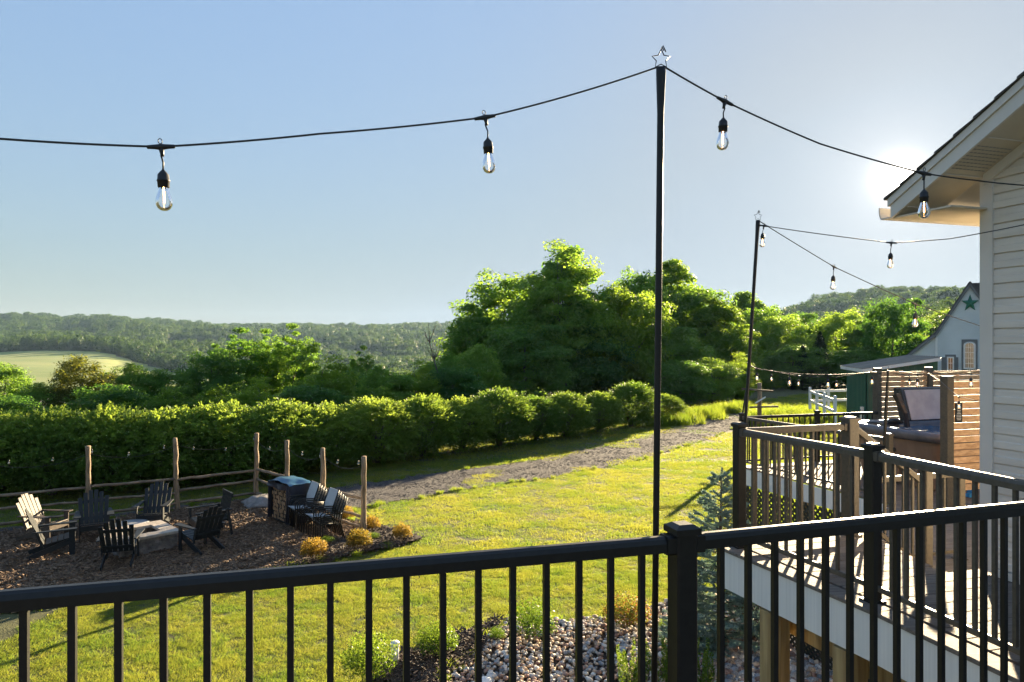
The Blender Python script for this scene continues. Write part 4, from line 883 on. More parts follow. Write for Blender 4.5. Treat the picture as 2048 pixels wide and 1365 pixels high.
# black rules sign on the near screen
sp = online(N0, (1905-CU)/F)-Vector((E2.y, -E2.x, 0))*-.02; sp = N0+E2*((sp-N0).dot(E2)); nfront = Vector((E2.y, -E2.x, 0))
sg = thing('sign', 'black sign with rows of small white text fixed to the near cedar screen', 'sign', (0, 0, 0))
cz = (HV-826)/F*sp.y; c = sp+nfront*.03+UP*cz+E2*.075
MB().box(c, (.125, .008, .27), (E2, nfront, UP)).build('board', 'signblack', sg)
tb = MB(); r_ = random.Random(4)
for k in range(11):
    z = .115-k*.021; w = r_.uniform(.05, .095) if k else .06; tb.box(c+UP*z+nfront*.0055, (w, .002, .006 if k else .011), (E2, nfront, UP))
tb.build('text_lines', 'printwhite', sg)
# ------------------------------------------------------------------ hot tub
tub = thing('hot_tub', 'hot tub with brown skirt and slate rim on the lower deck', 'hot tub', (0, 0, 0))
T0 = Vector((6.28, 10.22, 0)); TL = 2.0
def rrect(cx, cy, hx, hy, r, n=6):
    out = []
    for sx, sy, a0 in ((1, 1, 0), (-1, 1, 90), (-1, -1, 180), (1, -1, 270)):
        for k in range(n+1):
            a = math.radians(a0+90*k/n); out.append((cx+sx*(hx-r)+r*math.cos(a), cy+sy*(hy-r)+r*math.sin(a)))
    return out
def loops(specs, m, name, par, close_last=True, smooth=True):
    b = MB(); n = len(specs[0][0]); vs_ = []
    for poly, z in specs:
        for x, y in poly: p = T0+E2*x+E1*y; vs_.append((p.x, p.y, z))
    fs = []
    for k in range(len(specs)-1):
        for i in range(n): j = (i+1) % n; fs.append((k*n+i, k*n+j, (k+1)*n+j, (k+1)*n+i))
    if close_last: fs.append(tuple((len(specs)-1)*n+i for i in range(n)))
    b.add(vs_, fs); return b.build(name, m, par, smooth)
tz = SZ+.90; R2 = lambda h, r: rrect(1, 1, h, h, r)
loops([(R2(.80, .2), SZ+.02), (R2(.93, .22), tz-.16)], 'spaskirt', 'skirt', tub, False, False)
loops([(R2(.93, .22), tz-.16), (R2(.99, .26), tz-.15), (R2(1.03, .28), tz-.10), (R2(1.04, .28), tz-.04), (R2(1.01, .27), tz), (R2(.90, .25), tz+.005), (R2(.82, .25), tz-.03), (R2(.76, .3), tz-.16)], 'sparim', 'rim', tub, False)
loops([(R2(.80, .3), tz-.11), (R2(.79, .3), tz-.108)], 'water', 'water', tub)
for k, (x, y) in enumerate(((.28, 1.55), (1.0, 1.78))):
    p = T0+E2*x+E1*y; o = MB().lathe([(0, -.02), (.11, -.02), (.13, .01), (.10, .05), (0, .06)], 14).build('headrest', 'rubber', tub, True); o.location = (p.x, p.y, tz-.03); o.scale = (1.3, .7, 1)
for k in range(3):      # ribs and port on the visible skirt side
    p = T0+E1*(.55+.35*k)+E2*.115
    MB().box((p.x, p.y, SZ+.42), (.012, .05, .66), (E2, E1, UP)).build('skirt_rib', 'spaskirt', tub)
p = T0+E1*.95+E2*.1; o = MB().lathe([(0, 0), (.035, 0), (.035, .012), (0, .012)], 14).build('port', 'rubber', tub); o.location = (p.x, p.y, SZ+.55); o.rotation_euler = (0, -math.pi/2, EA)
cv = thing('spa_cover', 'folded hot tub cover standing up, pale grey underside and black vinyl edges', 'cover', (0, 0, 0))
cm = T0+E1*1.15-E2*.02; lean = (UP*.96+E1*.28).normalized(); cn = E2.cross(lean); 
for k, off in enumerate((0, -.085)):
    c = cm+E2*1.02+lean*.32+E1*off*-1+UP*(tz+.02)
    b = MB(); b.bar(c-E2*.42, c+E2*.98, .075, .56, up=lean, bevel=.02); b.build('cover_panel', 'spavinyl' if k == 0 else 'spavinyl', cv)
c = cm+E2*1.02+lean*.32+UP*(tz+.02)-(E1)*.045
MB().box(c+E2*.29, (1.30, .012, .50), (E2, cn.normalized(), lean)).build('underside_panel', 'spawhite', cv)
MB().tube([cm+E2*.60+UP*(tz-.02), cm+E2*.53+UP*(tz+.2)-E1*.02, cm+E2*.46+lean*.50+UP*(tz+.03)-E1*.05], [.05, .045, .07], 6).build('skirt_flap', 'spavinyl', cv)
bl = thing('towel', 'small bright blue towel lying on the lower deck at the foot of the cedar screen', 'towel', (0, 0, 0))
p = PZ(1941, 990, SZ+.03); MB().box(p, (.17, .1, .05), (E2, E1, UP), taper=.7).box(p+Vector((.03, .02, .045)), (.12, .08, .035), (E1, E2, UP), taper=.6).build('cloth', 'bluecloth', bl)
# ------------------------------------------------------------------ house
house = thing('house', 'house corner with pale lap siding and an overhanging gable roof', 'house', (HK.x, HK.y, 0))
HKv = Vector((HK.x, HK.y, 0)); wallL = 4.2; eh = .1
def hp(s, n, z): return E1*s+E2*n+UP*z       # local: s along E1 from the corner, n along E2 (negative = out of the wall)
zr = lambda s: 1.032+.534*(.5-s)              # top of roof edge
bs = 0.1
for i in range(34):
    z0 = DZ+.06+i*bs; z1 = z0+bs
    # the wall runs from s=-wallL to s=-0.08, the rake cuts its top
    smax = -.075; zs = lambda s: zr(s)-.17
    if zs(smax) < z0+.01:
        smax = .5-(z0+.17-1.032)/.534
    if smax < -wallL+.1: continue
    b = MB(); A0 = hp(-wallL, -.004, z0); A1 = hp(smax, -.004, z0)
    prof = [(0.0, 0), (-.016, 0.002), (-.016, .045), (-.010, .05), (-.010, .088), (-.001, bs)]
    vs_ = []
    for s_ in (-wallL, smax):
        for a, c_ in prof: vs_.append(hp(s_, a, z0+c_))
    n = len(prof); fs = [(k, k+1, n+k+1, n+k) for k in range(n-1)]+[tuple(range(n)), tuple(range(n, 2*n))[::-1], (0, n, 2*n-1, n-1)]
    b.add(vs_, fs); b.build('siding_board', 'siding', house)
MB().box(hp(-wallL/2-.02, .075, -1.2), (.14, wallL-.06, 5.6), (E2, E1, UP)).build('wall', 'siding', house) if False else None
wb = MB(); wb.box(hp(-2.15, .10, -1.75), (.16, 4.2, 5.35), (E2, E1, UP)); wb.build('wall', 'siding', house)
nb = MB(); nb.box(hp(-.06, 2.6, -1.75), (4.9, .10, 5.3), (E2, E1, UP)); nb.build('wall', 'siding', house, label='north wall of the house, turned away from the camera')
MB().box(hp(-.03, .012, -.20), (.075, .09, 2.66), (E2, E1, UP)).build('corner_trim', 'trim', house)
MB().box(hp(-2.15, -.02, DZ+.03), (.02, 4.15, .05), (E2, E1, UP)).build('base_trim', 'trim', house)
# roof: sloped slabs built in the house frame (n from -0.45 outwards to 5)
def slab(s0, s1, n0, n1, top, th, name, m, **k):
    b = MB(); vs_ = []
    for s_ in (s0, s1):
        for n_ in (n0, n1): vs_ += [hp(s_, n_, zr(s_)-top), hp(s_, n_, zr(s_)-top-th)]
    b.add(vs_, [(0, 2, 6, 4), (1, 5, 7, 3), (0, 4, 5, 1), (2, 3, 7, 6), (0, 1, 3, 2), (4, 6, 7, 5)]); return b.build(name, m, house, **k)
RS = -3.9
for i in range(32):       # shingle courses, butt edges proud
    s1_ = .46-i*.14; s0_ = s1_-.14
    b = MB(); vs_ = []
    for s_, h in ((s0_, .001), (s1_, .014)):
        for n_ in (-.40, 4.5): vs_ += [hp(s_, n_, zr(s_)+h), hp(s_, n_, zr(s_)-.004)]
    b.add(vs_, [(0, 2, 6, 4), (1, 5, 7, 3), (0, 4, 5, 1), (2, 3, 7, 6), (0, 1, 3, 2), (4, 6, 7, 5)]); b.build('shingle_course', 'shingle', house)
slab(RS, .44, -.35, 4.5, .006, .012, 'roof_deck', 'trim')
slab(RS, .44, -.385, -.355, .008, .055, 'rake_trim', 'trim')
slab(RS, .425, -.372, -.353, .064, .095, 'rake_board', 'trim')
slab(RS, .41, -.352, -.022, .145, .012, 'soffit', 'soffit') 
for i in range(12):
    s_ = .30-i*.30; b = MB(); p0 = hp(s_, -.35, zr(s_)-.161); p1 = hp(s_, -.03, zr(s_)-.161)
    b.bar(p0, p1, .008, .006); b.build('soffit_seam', 'trim', house)
    if i % 2 == 1:
        vb = MB()
        for k in range(8):
            for j in range(9):
                s2 = s_-.05-k*.026; vb.box(hp(s2, -.34+j*.033, zr(s2)-.160), (.022, .008, .003), (E2, E1, UP))
        struct(vb.build('soffit_vent', 'grey', house), 'stuff')
slab(-4, -.02, -.04, -.018, .158, .07, 'frieze_trim', 'trim')
MB().box(hp(.427, 1.95, zr(.5)-.06), (4.6, .022, .10), (E2, E1, UP)).build('eave_fascia', 'trim', house)
MB().box(hp(.19, 1.93, zr(.5)-.112), (4.55, .46, .012), (E2, E1, UP)).build('eave_soffit', 'soffit', house)
gut = MB(); gp = [(0, 0), (.09, .0), (.11, .04), (.11, .09), (.10, .09), (.10, .045), (.083, .01), (0, .01)]
gv = [hp(.44+a*.8, n_, zr(.5)-.115+c_) for n_ in (-.375, 4.2) for a, c_ in gp]; k = len(gp)
gut.add(gv, [(i, (i+1) % k, k+(i+1) % k, k+i) for i in range(k)]+[tuple(range(k)), tuple(range(k, 2*k))]); gut.build('gutter', 'trim', house)
# foundation below the deck
MB().box(hp(-2.15, .25, -3.3), (.4, 4.2, 3.4), (E2, E1, UP)).build('foundation', 'block', house)
# ------------------------------------------------------------------ barn
barn = thing('barn', 'white barn with steep gable, green star and arched window', 'barn', (0, 0, 0))
bY = 34.; Bp = PY(1940, 566, bY); dB = Vector((.85, -.53, 0)).normalized(); nB = Vector((dB.y, -dB.x, 0)); gz = -5.2
def bp(u, v):       # point on the gable wall plane
    ra = (u-CU)/F; t = (ra*Bp.y-Bp.x)/(dB.x-ra*dB.y); p = Bp+dB*t; return Vector((p.x, p.y, (HV-v)/F*p.y))
pk = bp(1940, 570); el = bp(1873, 668); ln = bp(1815, 713); er = bp(2010, 668)
poly = [bp(1873, 668), pk, er, Vector((er.x, er.y, gz)), Vector((el.x, el.y, gz))]
b = MB(); back = -nB*6
b.add([p for p in poly]+[p+back for p in poly], [(0, 1, 2, 3, 4), (9, 8, 7, 6, 5), (0, 5, 6, 1), (1, 6, 7, 2), (2, 7, 8, 3), (4, 9, 5, 0)]); b.build('wall', 'barn', barn)
ext = [Vector((ln.x, ln.y, ln.z)), bp(1872, 672), Vector((el.x, el.y, gz)), Vector((ln.x, ln.y, gz))]
b = MB(); o_ = nB*-.05; b.add([p+o_ for p in ext]+[p+back for p in ext], [(0, 1, 2, 3), (7, 6, 5, 4), (0, 4, 5, 1), (3, 7, 4, 0)]); b.build('lean_to_wall', 'barn', barn)
lap = MB(); z = -4.9           # clapboards: real lapped courses, too fine to pick apart
def gable_x(z):
    if z > pk.z-.05: return None
    if z > el.z: f = (z-el.z)/(pk.z-el.z); return (el.lerp(pk, f)-Bp).dot(dB), (er.lerp(pk, f)-Bp).dot(dB)
    return (el-Bp).dot(dB), (er-Bp).dot(dB)
while z < pk.z-.2:
    g = gable_x(z+.13)
    if g:
        p0 = Bp+dB*g[0]; p1 = Bp+dB*g[1]; c_ = (p0+p1)/2; L_ = (p1-p0).length
        A0 = Vector((p0.x, p0.y, z)); A1 = Vector((p1.x, p1.y, z)); lap.add([A0+nB*.002, A0+nB*.055, A0+UP*.13+nB*.006, A1+nB*.002, A1+nB*.055, A1+UP*.13+nB*.006], [(1, 4, 5, 2), (0, 3, 4, 1), (0, 1, 2), (3, 5, 4)])
        if z < ln.z+.0 or z < el.z-.2:
            f = (z+.13-ln.z)/(el.z-ln.z); q0 = ln.lerp(el, max(0, min(1, f))); 
            q1 = el; A0 = Vector((q0.x, q0.y, z)); A1 = Vector((q1.x, q1.y, z)); k = -.04; lap.add([A0+nB*(.002+k), A0+nB*(.03+k), A0+UP*.13+nB*(.006+k), A1+nB*(.002+k), A1+nB*(.03+k), A1+UP*.13+nB*(.006+k)], [(1, 4, 5, 2), (0, 3, 4, 1), (0, 1, 2), (3, 5, 4)])
    z += .13
struct(lap.build('clapboards', 'barn', barn), 'stuff')
for a, b_, nm in ((el-dB*.12-UP*.16, pk+UP*.06, 'rake_trim'), (pk+UP*.06, er+dB*.12-UP*.16, 'rake_trim'), (ln-dB*.1-UP*.08, el+UP*.03, 'rake_trim')):
    MB().bar(a+nB*.10, b_+nB*.10, .10, .16, up=UP).build(nm, 'barntrim', barn)
    d_ = (b_-a); m_ = (a+b_)/2-nB*2.9+UP*.09; X_ = d_.normalized(); Z_ = X_.cross(nB).normalized(); Z_ = Z_ if Z_.z > 0 else -Z_
    MB().box(m_, (d_.length, 6.1, .05), (X_, nB, Z_)).build('roof', 'shingle', barn)
m_ = pk+dB*4.6+UP*.05; b = MB(); vs_ = [pk+UP*.12-nB*.4, pk+dB*9+UP*.12-nB*.4, pk+dB*9-UP*3.3+nB*-0.05, pk+dB*2.0-UP*3.3+nB*-.05]
b.add([v-nB*.15 for v in vs_]+[v-UP*.08-nB*.15 for v in vs_], [(0, 1, 2, 3), (7, 6, 5, 4), (0, 4, 5, 1), (1, 5, 6, 2), (2, 6, 7, 3), (3, 7, 4, 0)]); b.build('roof', 'shingle', barn, label='dark main roof running right from the gable')
def bwin(u0, u1, v0, v1, arch, label=None, rows=4, cols=4, fr=.09):
    p0 = bp(u0, v1); p1 = bp(u1, v0); w = (Vector((p1.x, p1.y, 0))-Vector((p0.x, p0.y, 0))).length; h = p1.z-p0.z; cx = (p0+p1)/2
    f = thing if False else None
    base = MB(); base.box(cx+nB*.05, (w+.16, .05, h+.22), (dB, nB, UP)); bo = base.build('window', 'barntrim', barn, label=label)
    sh = []; n = 10
    if arch:
        sh = [(-w/2, -h/2), (w/2, -h/2)]+[(w/2*math.cos(a), h/2-w*.5*.62+w*.5*.62*math.sin(a)) for a in [math.pi*k/n for k in range(n+1)]]
    else: sh = [(-w/2, -h/2), (w/2, -h/2), (w/2, h/2), (-w/2, h/2)]
    def plate(sc, off, th, m, nm):
        b = MB(); q = [cx+dB*(x*sc[0])+UP*(z*sc[1])+nB*off for x, z in sh]; k = len(q); b.add(q+[v+nB*th for v in q], [tuple(range(k))[::-1], tuple(range(k, 2*k))]+[(i, (i+1) % k, k+(i+1) % k, k+i) for i in range(k)]); return b.build(nm, m, bo)
    plate((1, 1), .076, .02, 'whitepaint', 'frame'); plate((1-.12/w, 1-.12/h), .097, .004, 'glassdark', 'pane')
    mu = MB()
    for k in range(1, cols): x = -w/2+w*k/cols; top = h/2-(.0 if not arch else (.02 if abs(x) < w*.2 else w*.10)); mu.box(cx+dB*x+nB*.104+UP*((top-h/2)/2), (.018, .006, h-.12-(h/2-top)), (dB, nB, UP))
    for k in range(1, rows): mu.box(cx+UP*(-h/2+h*k/rows)+nB*.106, (w-.1, .006, .018), (dB, nB, UP))
    mu.build('glazing_bars', 'whitepaint', bo)
bwin(1927, 1951, 684, 738, True, 'arched window with a white grid and dark surround', 5, 5)
bwin(1894, 1908, 714, 752, False, 'small rectangular window between shutters', 3, 2)
for u0, u1 in ((1883, 1890.5), (1909, 1916.5), (1962, 1971)):
    p0 = bp(u0, 756); p1 = bp(u1, 715); c_ = (p0+p1)/2+nB*.06; w = (Vector((p1.x, p1.y, 0))-Vector((p0.x, p0.y, 0))).length
    sh_ = MB().box(c_, (w, .04, p1.z-p0.z), (dB, nB, UP)).build('shutter', 'barntrim', barn)
    lv = MB()
    for k in range(14): lv.box(c_+nB*.024+UP*((k-6.5)*(p1.z-p0.z)/15), (w*.7, .01, .03), (dB, nB, UP))
    lv.build('louvres', 'barntrim', sh_)
b = MB(); c_ = bp(1940, 607)+nB*.06; R = .44; pts = []
for k in range(10):
    a = math.pi/2+k*math.pi/5; rr_ = R if k % 2 == 0 else R*.40; pts.append(c_+dB*(rr_*math.cos(a)*.85)+UP*(rr_*math.sin(a))+nB*.01)
b.add(pts+[c_+nB*.12, c_-nB*.02], [(i, (i+1) % 10, 10) for i in range(10)]+[((i+1) % 10, i, 11) for i in range(10)]); b.build('star', 'greenstar', barn)
MB().box(Vector((el.x, el.y, (el.z+gz)/2))+nB*.05, (.10, .06, el.z-gz), (dB, nB, UP)).build('corner_trim', 'whitepaint', barn)
# ------------------------------------------------------------------ green shed
shed = thing('shed', 'green ribbed metal shed with a pale sheet roof', 'shed', (0, 0, 0))
sd = Vector((.8, 3, 0)).normalized(); sw = Vector((sd.y, -sd.x, 0))
rf = PY(1725, 738, 20); rf = Vector((rf.x, rf.y, -.69)); dep = 3.1; wid = 2.0; slope = (.33/1.9)
def sp_(a, b, z): return Vector((rf.x, rf.y, 0))+sw*a+sd*b+UP*z
rz_ = lambda a: rf.z+slope*a
# ribbed roof sheet
b = MB(); n = 40; vs_ = []
for i in range(n+1):
    y = dep*i/n; h = .022 if (i % 3 == 1) else 0
    vs_ += [sp_(-.02, y, rz_(-.02)+h), sp_(wid, y, rz_(wid)+h)]
b.add(vs_+[v-UP*.012 for v in vs_], [(2*i, 2*i+1, 2*i+3, 2*i+2) for i in range(n)]+[(2*i+2+2*(n+1), 2*i+3+2*(n+1), 2*i+1+2*(n+1), 2*i+2*(n+1)) for i in range(n)]+[(2*i, 2*i+2, 2*i+2+2*(n+1), 2*i+2*(n+1)) for i in range(n)])
b.build('roof', 'tinroof', shed)
MB().bar(sp_(0, -.012, rz_(0)-.055), sp_(wid, -.012, rz_(wid)-.055), .02, .09).build('roof_fascia', 'whitepaint', shed)
MB().bar(sp_(-.012, 0, rz_(0)-.055), sp_(-.012, dep, rz_(0)-.055), .02, .09).build('roof_fascia', 'whitepaint', shed)
w0 = .14; gzs = -5.1
for (a0, b0, a1, b1, out) in ((w0, w0, w0, dep-w0, -sw), (w0, w0, wid-.05, w0, -sd)):
    b = MB(); L_ = math.hypot(a1-a0, b1-b0); n = int(L_/.045); vs_ = []
    for i in range(n+1):
        f = i/n; a = a0+(a1-a0)*f; bb = b0+(b1-b0)*f; off = out*(.018 if i % 4 == 0 else 0); zt_ = rz_(a)-.03
        vs_ += [sp_(a, bb, gzs)+off, sp_(a, bb, zt_)+off]
    b.add(vs_, [(2*i, 2*i+2, 2*i+3, 2*i+1) for i in range(n)]); b.build('wall', 'greenmetal', shed)
b = MB(); b.box(sp_((w0+wid)/2, dep/2+.05, (gzs+rz_(0))/2-.1), (wid-w0-.1, dep-.35, rz_(0)-gzs-.1), (sw, sd, UP)); b.build('inner_wall', 'greenmetal', shed)
# hose and meter box on the shed's left wall
hs = thing('hose', 'dark coiled hose hanging on the green shed wall', 'hose', (0, 0, 0)); hb = MB()
hc = sp_(w0-.06, 1.15, -2.0)
for k in range(3):
    pts = [hc+sd*((.20-.03*k)*math.cos(a))+UP*((.36-.04*k)*math.sin(a)-.35)-sw*(.02*k) for a in [2*math.pi*i/16 for i in range(17)]]; hb.tube(pts, .018, 5)
hb.build('coil', 'rubber', hs)
mb_ = thing('meter_box', 'white utility box on the green shed wall beside the hose', 'utility box', (0, 0, 0)); c_ = sp_(w0-.06, .45, -2.0)
MB().box(c_, (.08, .14, .38), (sw, sd, UP)).build('box', 'whitepaint', mb_); MB().box(c_-sw*.045+UP*.08, (.012, .08, .10), (sw, sd, UP)).build('cover_plate', 'grey', mb_)
# ------------------------------------------------------------------ white rail fence
wf = thing('rail_fence', 'white board rail fence curving down the grassy bank beside the green shed', 'fence', (0, 0, 0)); 
fp = [(1620, 776, 800), (1634, 782, 815), (1649, 786, 822), (1670, 793, 822)]; Ys = [44, 41, 38.5, 35]; pp = []
for (u, v, vb), Y in zip(fp, Ys):
    p = PY(u, v, Y); pp.append(p); o = MB().box((0, 0, -.66), (.13, .13, 1.32)).build('post', 'whitepaint', wf); o.location = p
    MB().box((0, 0, .02), (.16, .16, .04), taper=.4).build('post_cap', 'whitepaint', o)
for a, b_ in zip(pp[:-1], pp[1:]):
    for dz in (-.22, -.78): MB().bar(a+UP*dz, b_+UP*dz, .04, .15).build('rail', 'whitepaint', wf)
q = [PY(1620, 776, 44), PY(1657, 775, 44.2), PY(1696, 774, 44.4)]
for p in q[1:]: o = MB().box((0, 0, -.66), (.13, .13, 1.5)).build('post', 'whitepaint', wf); o.location = p
for dz in (-.22, -.82): MB().bar(q[0]+UP*dz, q[2]+UP*dz, .04, .15).build('rail', 'whitepaint', wf)
# wooden post with pipe gate bars at the end of the lane
gp_ = thing('gate_post', 'round wooden post with two long crossbars and a small white bar beside the lane', 'post', (0, 0, 0))
p = PY(1519, 766, 34); MB().tube([p, p-UP*2.0], [.10, .11], 8).build('post', 'barkpost', gp_, True); MB().bar(p+Vector((-.25, -.13, -.98)), p+Vector((.25, -.13, -.68)), .06, .06).build('bar', 'whitepaint', gp_)
for (u0, v0, u1, v1) in ((1484, 778, 1546, 783), (1500, 815, 1556, 813.5)): MB().tube([PY(u0, v0, 33.9), PY(u1, v1, 33.9)], .045, 8).build('crossbar', 'barkrail', gp_, True)
# ------------------------------------------------------------------ string light poles
def light_pole(u0, v0, u1, v1, Y, label, r0=.0135, r1=.0125, star=.033, flare=1.45, Yb=None):
    a = PY(u1, v1, Yb or Y); b_ = PY(u0, v0, Y); t = thing('light_pole', label, 'pole', (0, 0, 0))
    d = (b_-a).normalized(); L_ = (b_-a).length
    MB().tube([a-d*.55, a, a.lerp(b_, .5), b_-d*.16, b_-d*.02, b_], [r1, r1, r1*1.05, r0, r0*flare, r0*flare], 12).build('pole', 'metal', t, True)
    pts = []; c_ = b_+UP*(star*.95)
    for k in range(10):
        an = math.pi/2+k*math.pi/5; q = star if k % 2 == 0 else star*.52; pts.append(c_+Vector((q*math.cos(an), q*math.sin(an)*.3*0, q*math.sin(an))))
    pts = pts[0:10]; body = [pts[0]+Vector((.010, 0, -.004)), pts[0]+Vector((.003, 0, .012)), pts[0]]+pts[1:5]+[pts[5], pts[6]]+pts[7:10]+[pts[0]+Vector((.002, .004, .004)), pts[0]+Vector((.008, .004, .016)), pts[0]+Vector((.018, .004, -.006))]
    MB().tube(body, star*.06, 6).build('star_hook', 'metal', t, True)
    return b_
top1 = light_pole(1322, 137, 1311.5, 1100, 2.43, 'tall thin black light pole standing at the front railing post', r0=.0118, r1=.0110, Yb=2.42)
top2 = light_pole(1516, 441, 1490, 858, 5.48, 'second thin black light pole at the far corner post of the raised deck', flare=1.25)
top3 = light_pole(1500, 731, 1484, 836, 12.9, 'thin dark light pole at the far left corner of the hot tub deck', .014, .014, .03, 1.1)
top4 = light_pole(1776, 741, 1769, 880, 9.8, 'thin dark light pole in front of the far cedar screen', .016, .02, .02, 1.0)
# ------------------------------------------------------------------ string lights
conn = MB(); conn.tube([(-.040, 0, 0), (-.038, 0, 0), (-.018, 0, 0), (0, 0, -.001), (.018, 0, 0), (.038, 0, 0), (.040, 0, 0)], [.0055, .0062, .0075, .0105, .0075, .0062, .0055], 8)
conn.tube([(0, 0, -.004), (0, 0, -.020), (0, 0, -.030)], [.009, .0058, .0056], 8); conn.tube([(0, 0, .008), (-.006, 0, .014), (-.005, 0, .022), (0, 0, .026), (.005, 0, .022), (.006, 0, .014), (0, 0, .008)], .0016, 5)
CONN = conn.mesh('connector', 'rubber', True)
SOCK = MB().lathe([(0, 0), (.004, 0), (.006, -.004), (.0085, -.006), (.0165, -.016), (.0175, -.032), (.0195, -.033), (.0195, -.037), (.0178, -.038), (.017, -.056), (.0155, -.057), (.0145, -.050), (0, -.050)], 16).mesh('socket', 'rubber', True)
def bulb_profile(k=1.0): return [(.0125, -.050), (.0135, -.060), (.0185, -.076), (.0235, -.092), (.0250, -.102), (.0238, -.112), (.0185, -.122), (.010, -.128), (0, -.130)]
bo = bulb_profile(); bi = [(max(0, r-.0010), z+(.0010 if i > 4 else 0)) for i, (r, z) in enumerate(bo)]
BULB = MB().lathe(bo+bi[::-1], 20).mesh('glass_bulb', 'glass', True)
FILA = MB().tube([(0, 0, -.055), (0, 0, -.066)], .002, 5).tube([(0, 0, -.066), (.001, 0, -.104)], .0024, 5).mesh('filament', 'filament', True)
def string_light(pts, bulbs, label, r=.0032, sag=0.0, small=1.0, flip=False):
    """pts: 3-D cable points; bulbs: list of (point, drop length, lean)"""
    t = thing('string_light', label, 'string light', (0, 0, 0))
    P = []
    for a, b_ in zip(pts[:-1], pts[1:]):
        L_ = (b_-a).length; n = 8
        for i in range(n): f = i/n; P.append(a.lerp(b_, f)-UP*(sag*L_*4*f*(1-f)*.06))
    P.append(pts[-1]); MB().tube(P, r, 6).build('cable', 'rubber', t, True)
    for (p, drop, lean, kk) in bulbs:
        i = min(range(len(P)), key=lambda j: (P[j]-p).length); d = (P[min(i+1, len(P)-1)]-P[max(0, i-1)]).normalized()
        c = obj('connector', CONN, t, p); c.rotation_mode = 'QUATERNION'; c.rotation_quaternion = d.to_track_quat('X', 'Z'); c.scale = (kk,)*3
        q = p-UP*.028*kk+Vector((lean*.3, 0, -drop)); MB().tube([p-UP*.026*kk, p-UP*(.028*kk+drop*.5)+Vector((lean*.32, 0, 0)), q], .0028*kk, 6).build('drop_cord', 'rubber', t, True)
        s = obj('socket', SOCK, t, q); s.rotation_euler = (0, lean*-1.6, 0); s.scale = (kk,)*3; obj('glass_bulb', BULB, s); obj('filament', FILA, s)
K1 = Vector((top1.x, top1.y, top1.z+.004))
def LN(u, v, Y): return PY(u, v, Y)
s1 = [LN(-260, 262, 1.72), LN(0, 278, 1.85), LN(322, 294, 2.02), LN(640, 268, 2.2), LN(970, 235, 2.36), LN(1150, 188, 2.41), K1+Vector((-.012, 0, 0)), K1+Vector((.012, .002, .002)), LN(1450, 203, 2.56), LN(1640, 288, 2.72), LN(1848, 347, 2.86), LN(1950, 361, 2.95), LN(2048, 371, 3.03), LN(2300, 372, 3.3)]
string_light(s1, [(s1[2], .040, .02, .92), (s1[4], .044, .03, .92), (s1[8], .034, -.02, .92), (s1[10], .040, 0, .92)], 'nearest string of clear bulbs, crossing the sky over the front pole', sag=.12)
K2 = Vector((top2.x, top2.y, top2.z))
s2 = [K2+Vector((.004, 0, -.045)), LN(1528, 452, 5.42), LN(1783, 486, 4.93), LN(1900, 478, 4.75), LN(2048, 450, 4.43), LN(2130, 438, 4.2)]
string_light(s2, [(s2[1], .030, -.03, .86), (s2[2], .045, -.02, .86)], 'string light from the second pole to the house wall', r=.0036, sag=.1)
s3 = [K2, LN(1668, 534, 5.9), LN(1832, 609, 6.3), LN(1985, 660, 6.6)]
string_light(s3, [(s3[1], .045, -.02, .95), (s3[2], .045, -.02, 1.05)], 'string light sloping from the second pole down behind the house corner', r=.0036, sag=.05)
K3 = Vector((top3.x, top3.y, top3.z))
s4 = [K3, LN(1514, 738, 12.8), LN(1579, 747, 12.7), LN(1656, 750, 12.6), LN(1744, 745, 13.0), LN(1755, 743, 13.7)]
string_light(s4, [(s4[1], .03, 0, 1.25), (s4[2], .03, 0, 1.25), (s4[3], .03, 0, 1.3), (s4[4], .03, 0, 1.3)], 'string light along the far railing of the hot tub deck, upper of two', r=.006, sag=.1)
s5 = [K3-UP*.02, LN(1543, 742, 13.2), LN(1597, 752, 13.8), LN(1673, 755, 14), LN(1746, 742, 14), LN(1819, 751, 14), LN(1905, 744, 14.3), LN(1980, 738, 14.6)]
string_light(s5, [(s5[1], .03, 0, 1.1), (s5[2], .03, 0, 1.1), (s5[3], .03, 0, 1.1), (s5[5], .03, 0, 1.1)], 'lower and farther string light sagging behind the hot tub deck', r=.006, sag=.1)
K4 = Vector((top4.x, top4.y, top4.z))
s6 = [K4, LN(1835, 748, 9.4), LN(1942, 746, 8.9), LN(2010, 738, 8.6)]
string_light(s6, [(s6[1], .03, 0, 1.0), (s6[2], .03, 0, 1.0)], 'string light over the hot tub between its pole and the house', r=.0045, sag=.06)
s7 = [LN(1857, 747, 10.2), LN(1880, 762, 9.5), LN(1918, 794, 8.6), LN(2000, 812, 8.0)]
string_light(s7, [(s7[2], .03, 0, .8)], 'dark string light drooping in front of the near cedar screen', r=.004, sag=.05)
# ------------------------------------------------------------------ rustic fence round the fire pit
rf_ = thing('rustic_fence', 'rustic round wood fence with tall posts and three rails behind the fire pit', 'fence', (0, 0, 0))
FP = [Vector((-14.1, 18.75, 0)), Vector((-12.15, 20.1, 0)), Vector((-10.23, 21.4, 0)), Vector((-8.40, 22.97, 0)), Vector((-6.87, 21.4, 0)), Vector((-5.37, 19.94, 0)), Vector((-3.92, 18.5, 0))]
FT = [2.1, 2.16, 2.22, 2.17, 2.15, 2.13, 2.12]
rr2 = random.Random(12)
def rough_tube(a, b_, r, n=10, amp=.02, seg=8, taper=.85):
    pts = []; rs = []
    for i in range(n+1):
        f = i/n; pts.append(a.lerp(b_, f)+Vector((rr2.gauss(0, amp), rr2.gauss(0, amp), rr2.gauss(0, amp*.6)))*(0 if i in (0, n) else 1)); rs.append(r*(1-(1-taper)*f)*rr2.uniform(.88, 1.14))
    return MB().tube(pts, rs, seg)
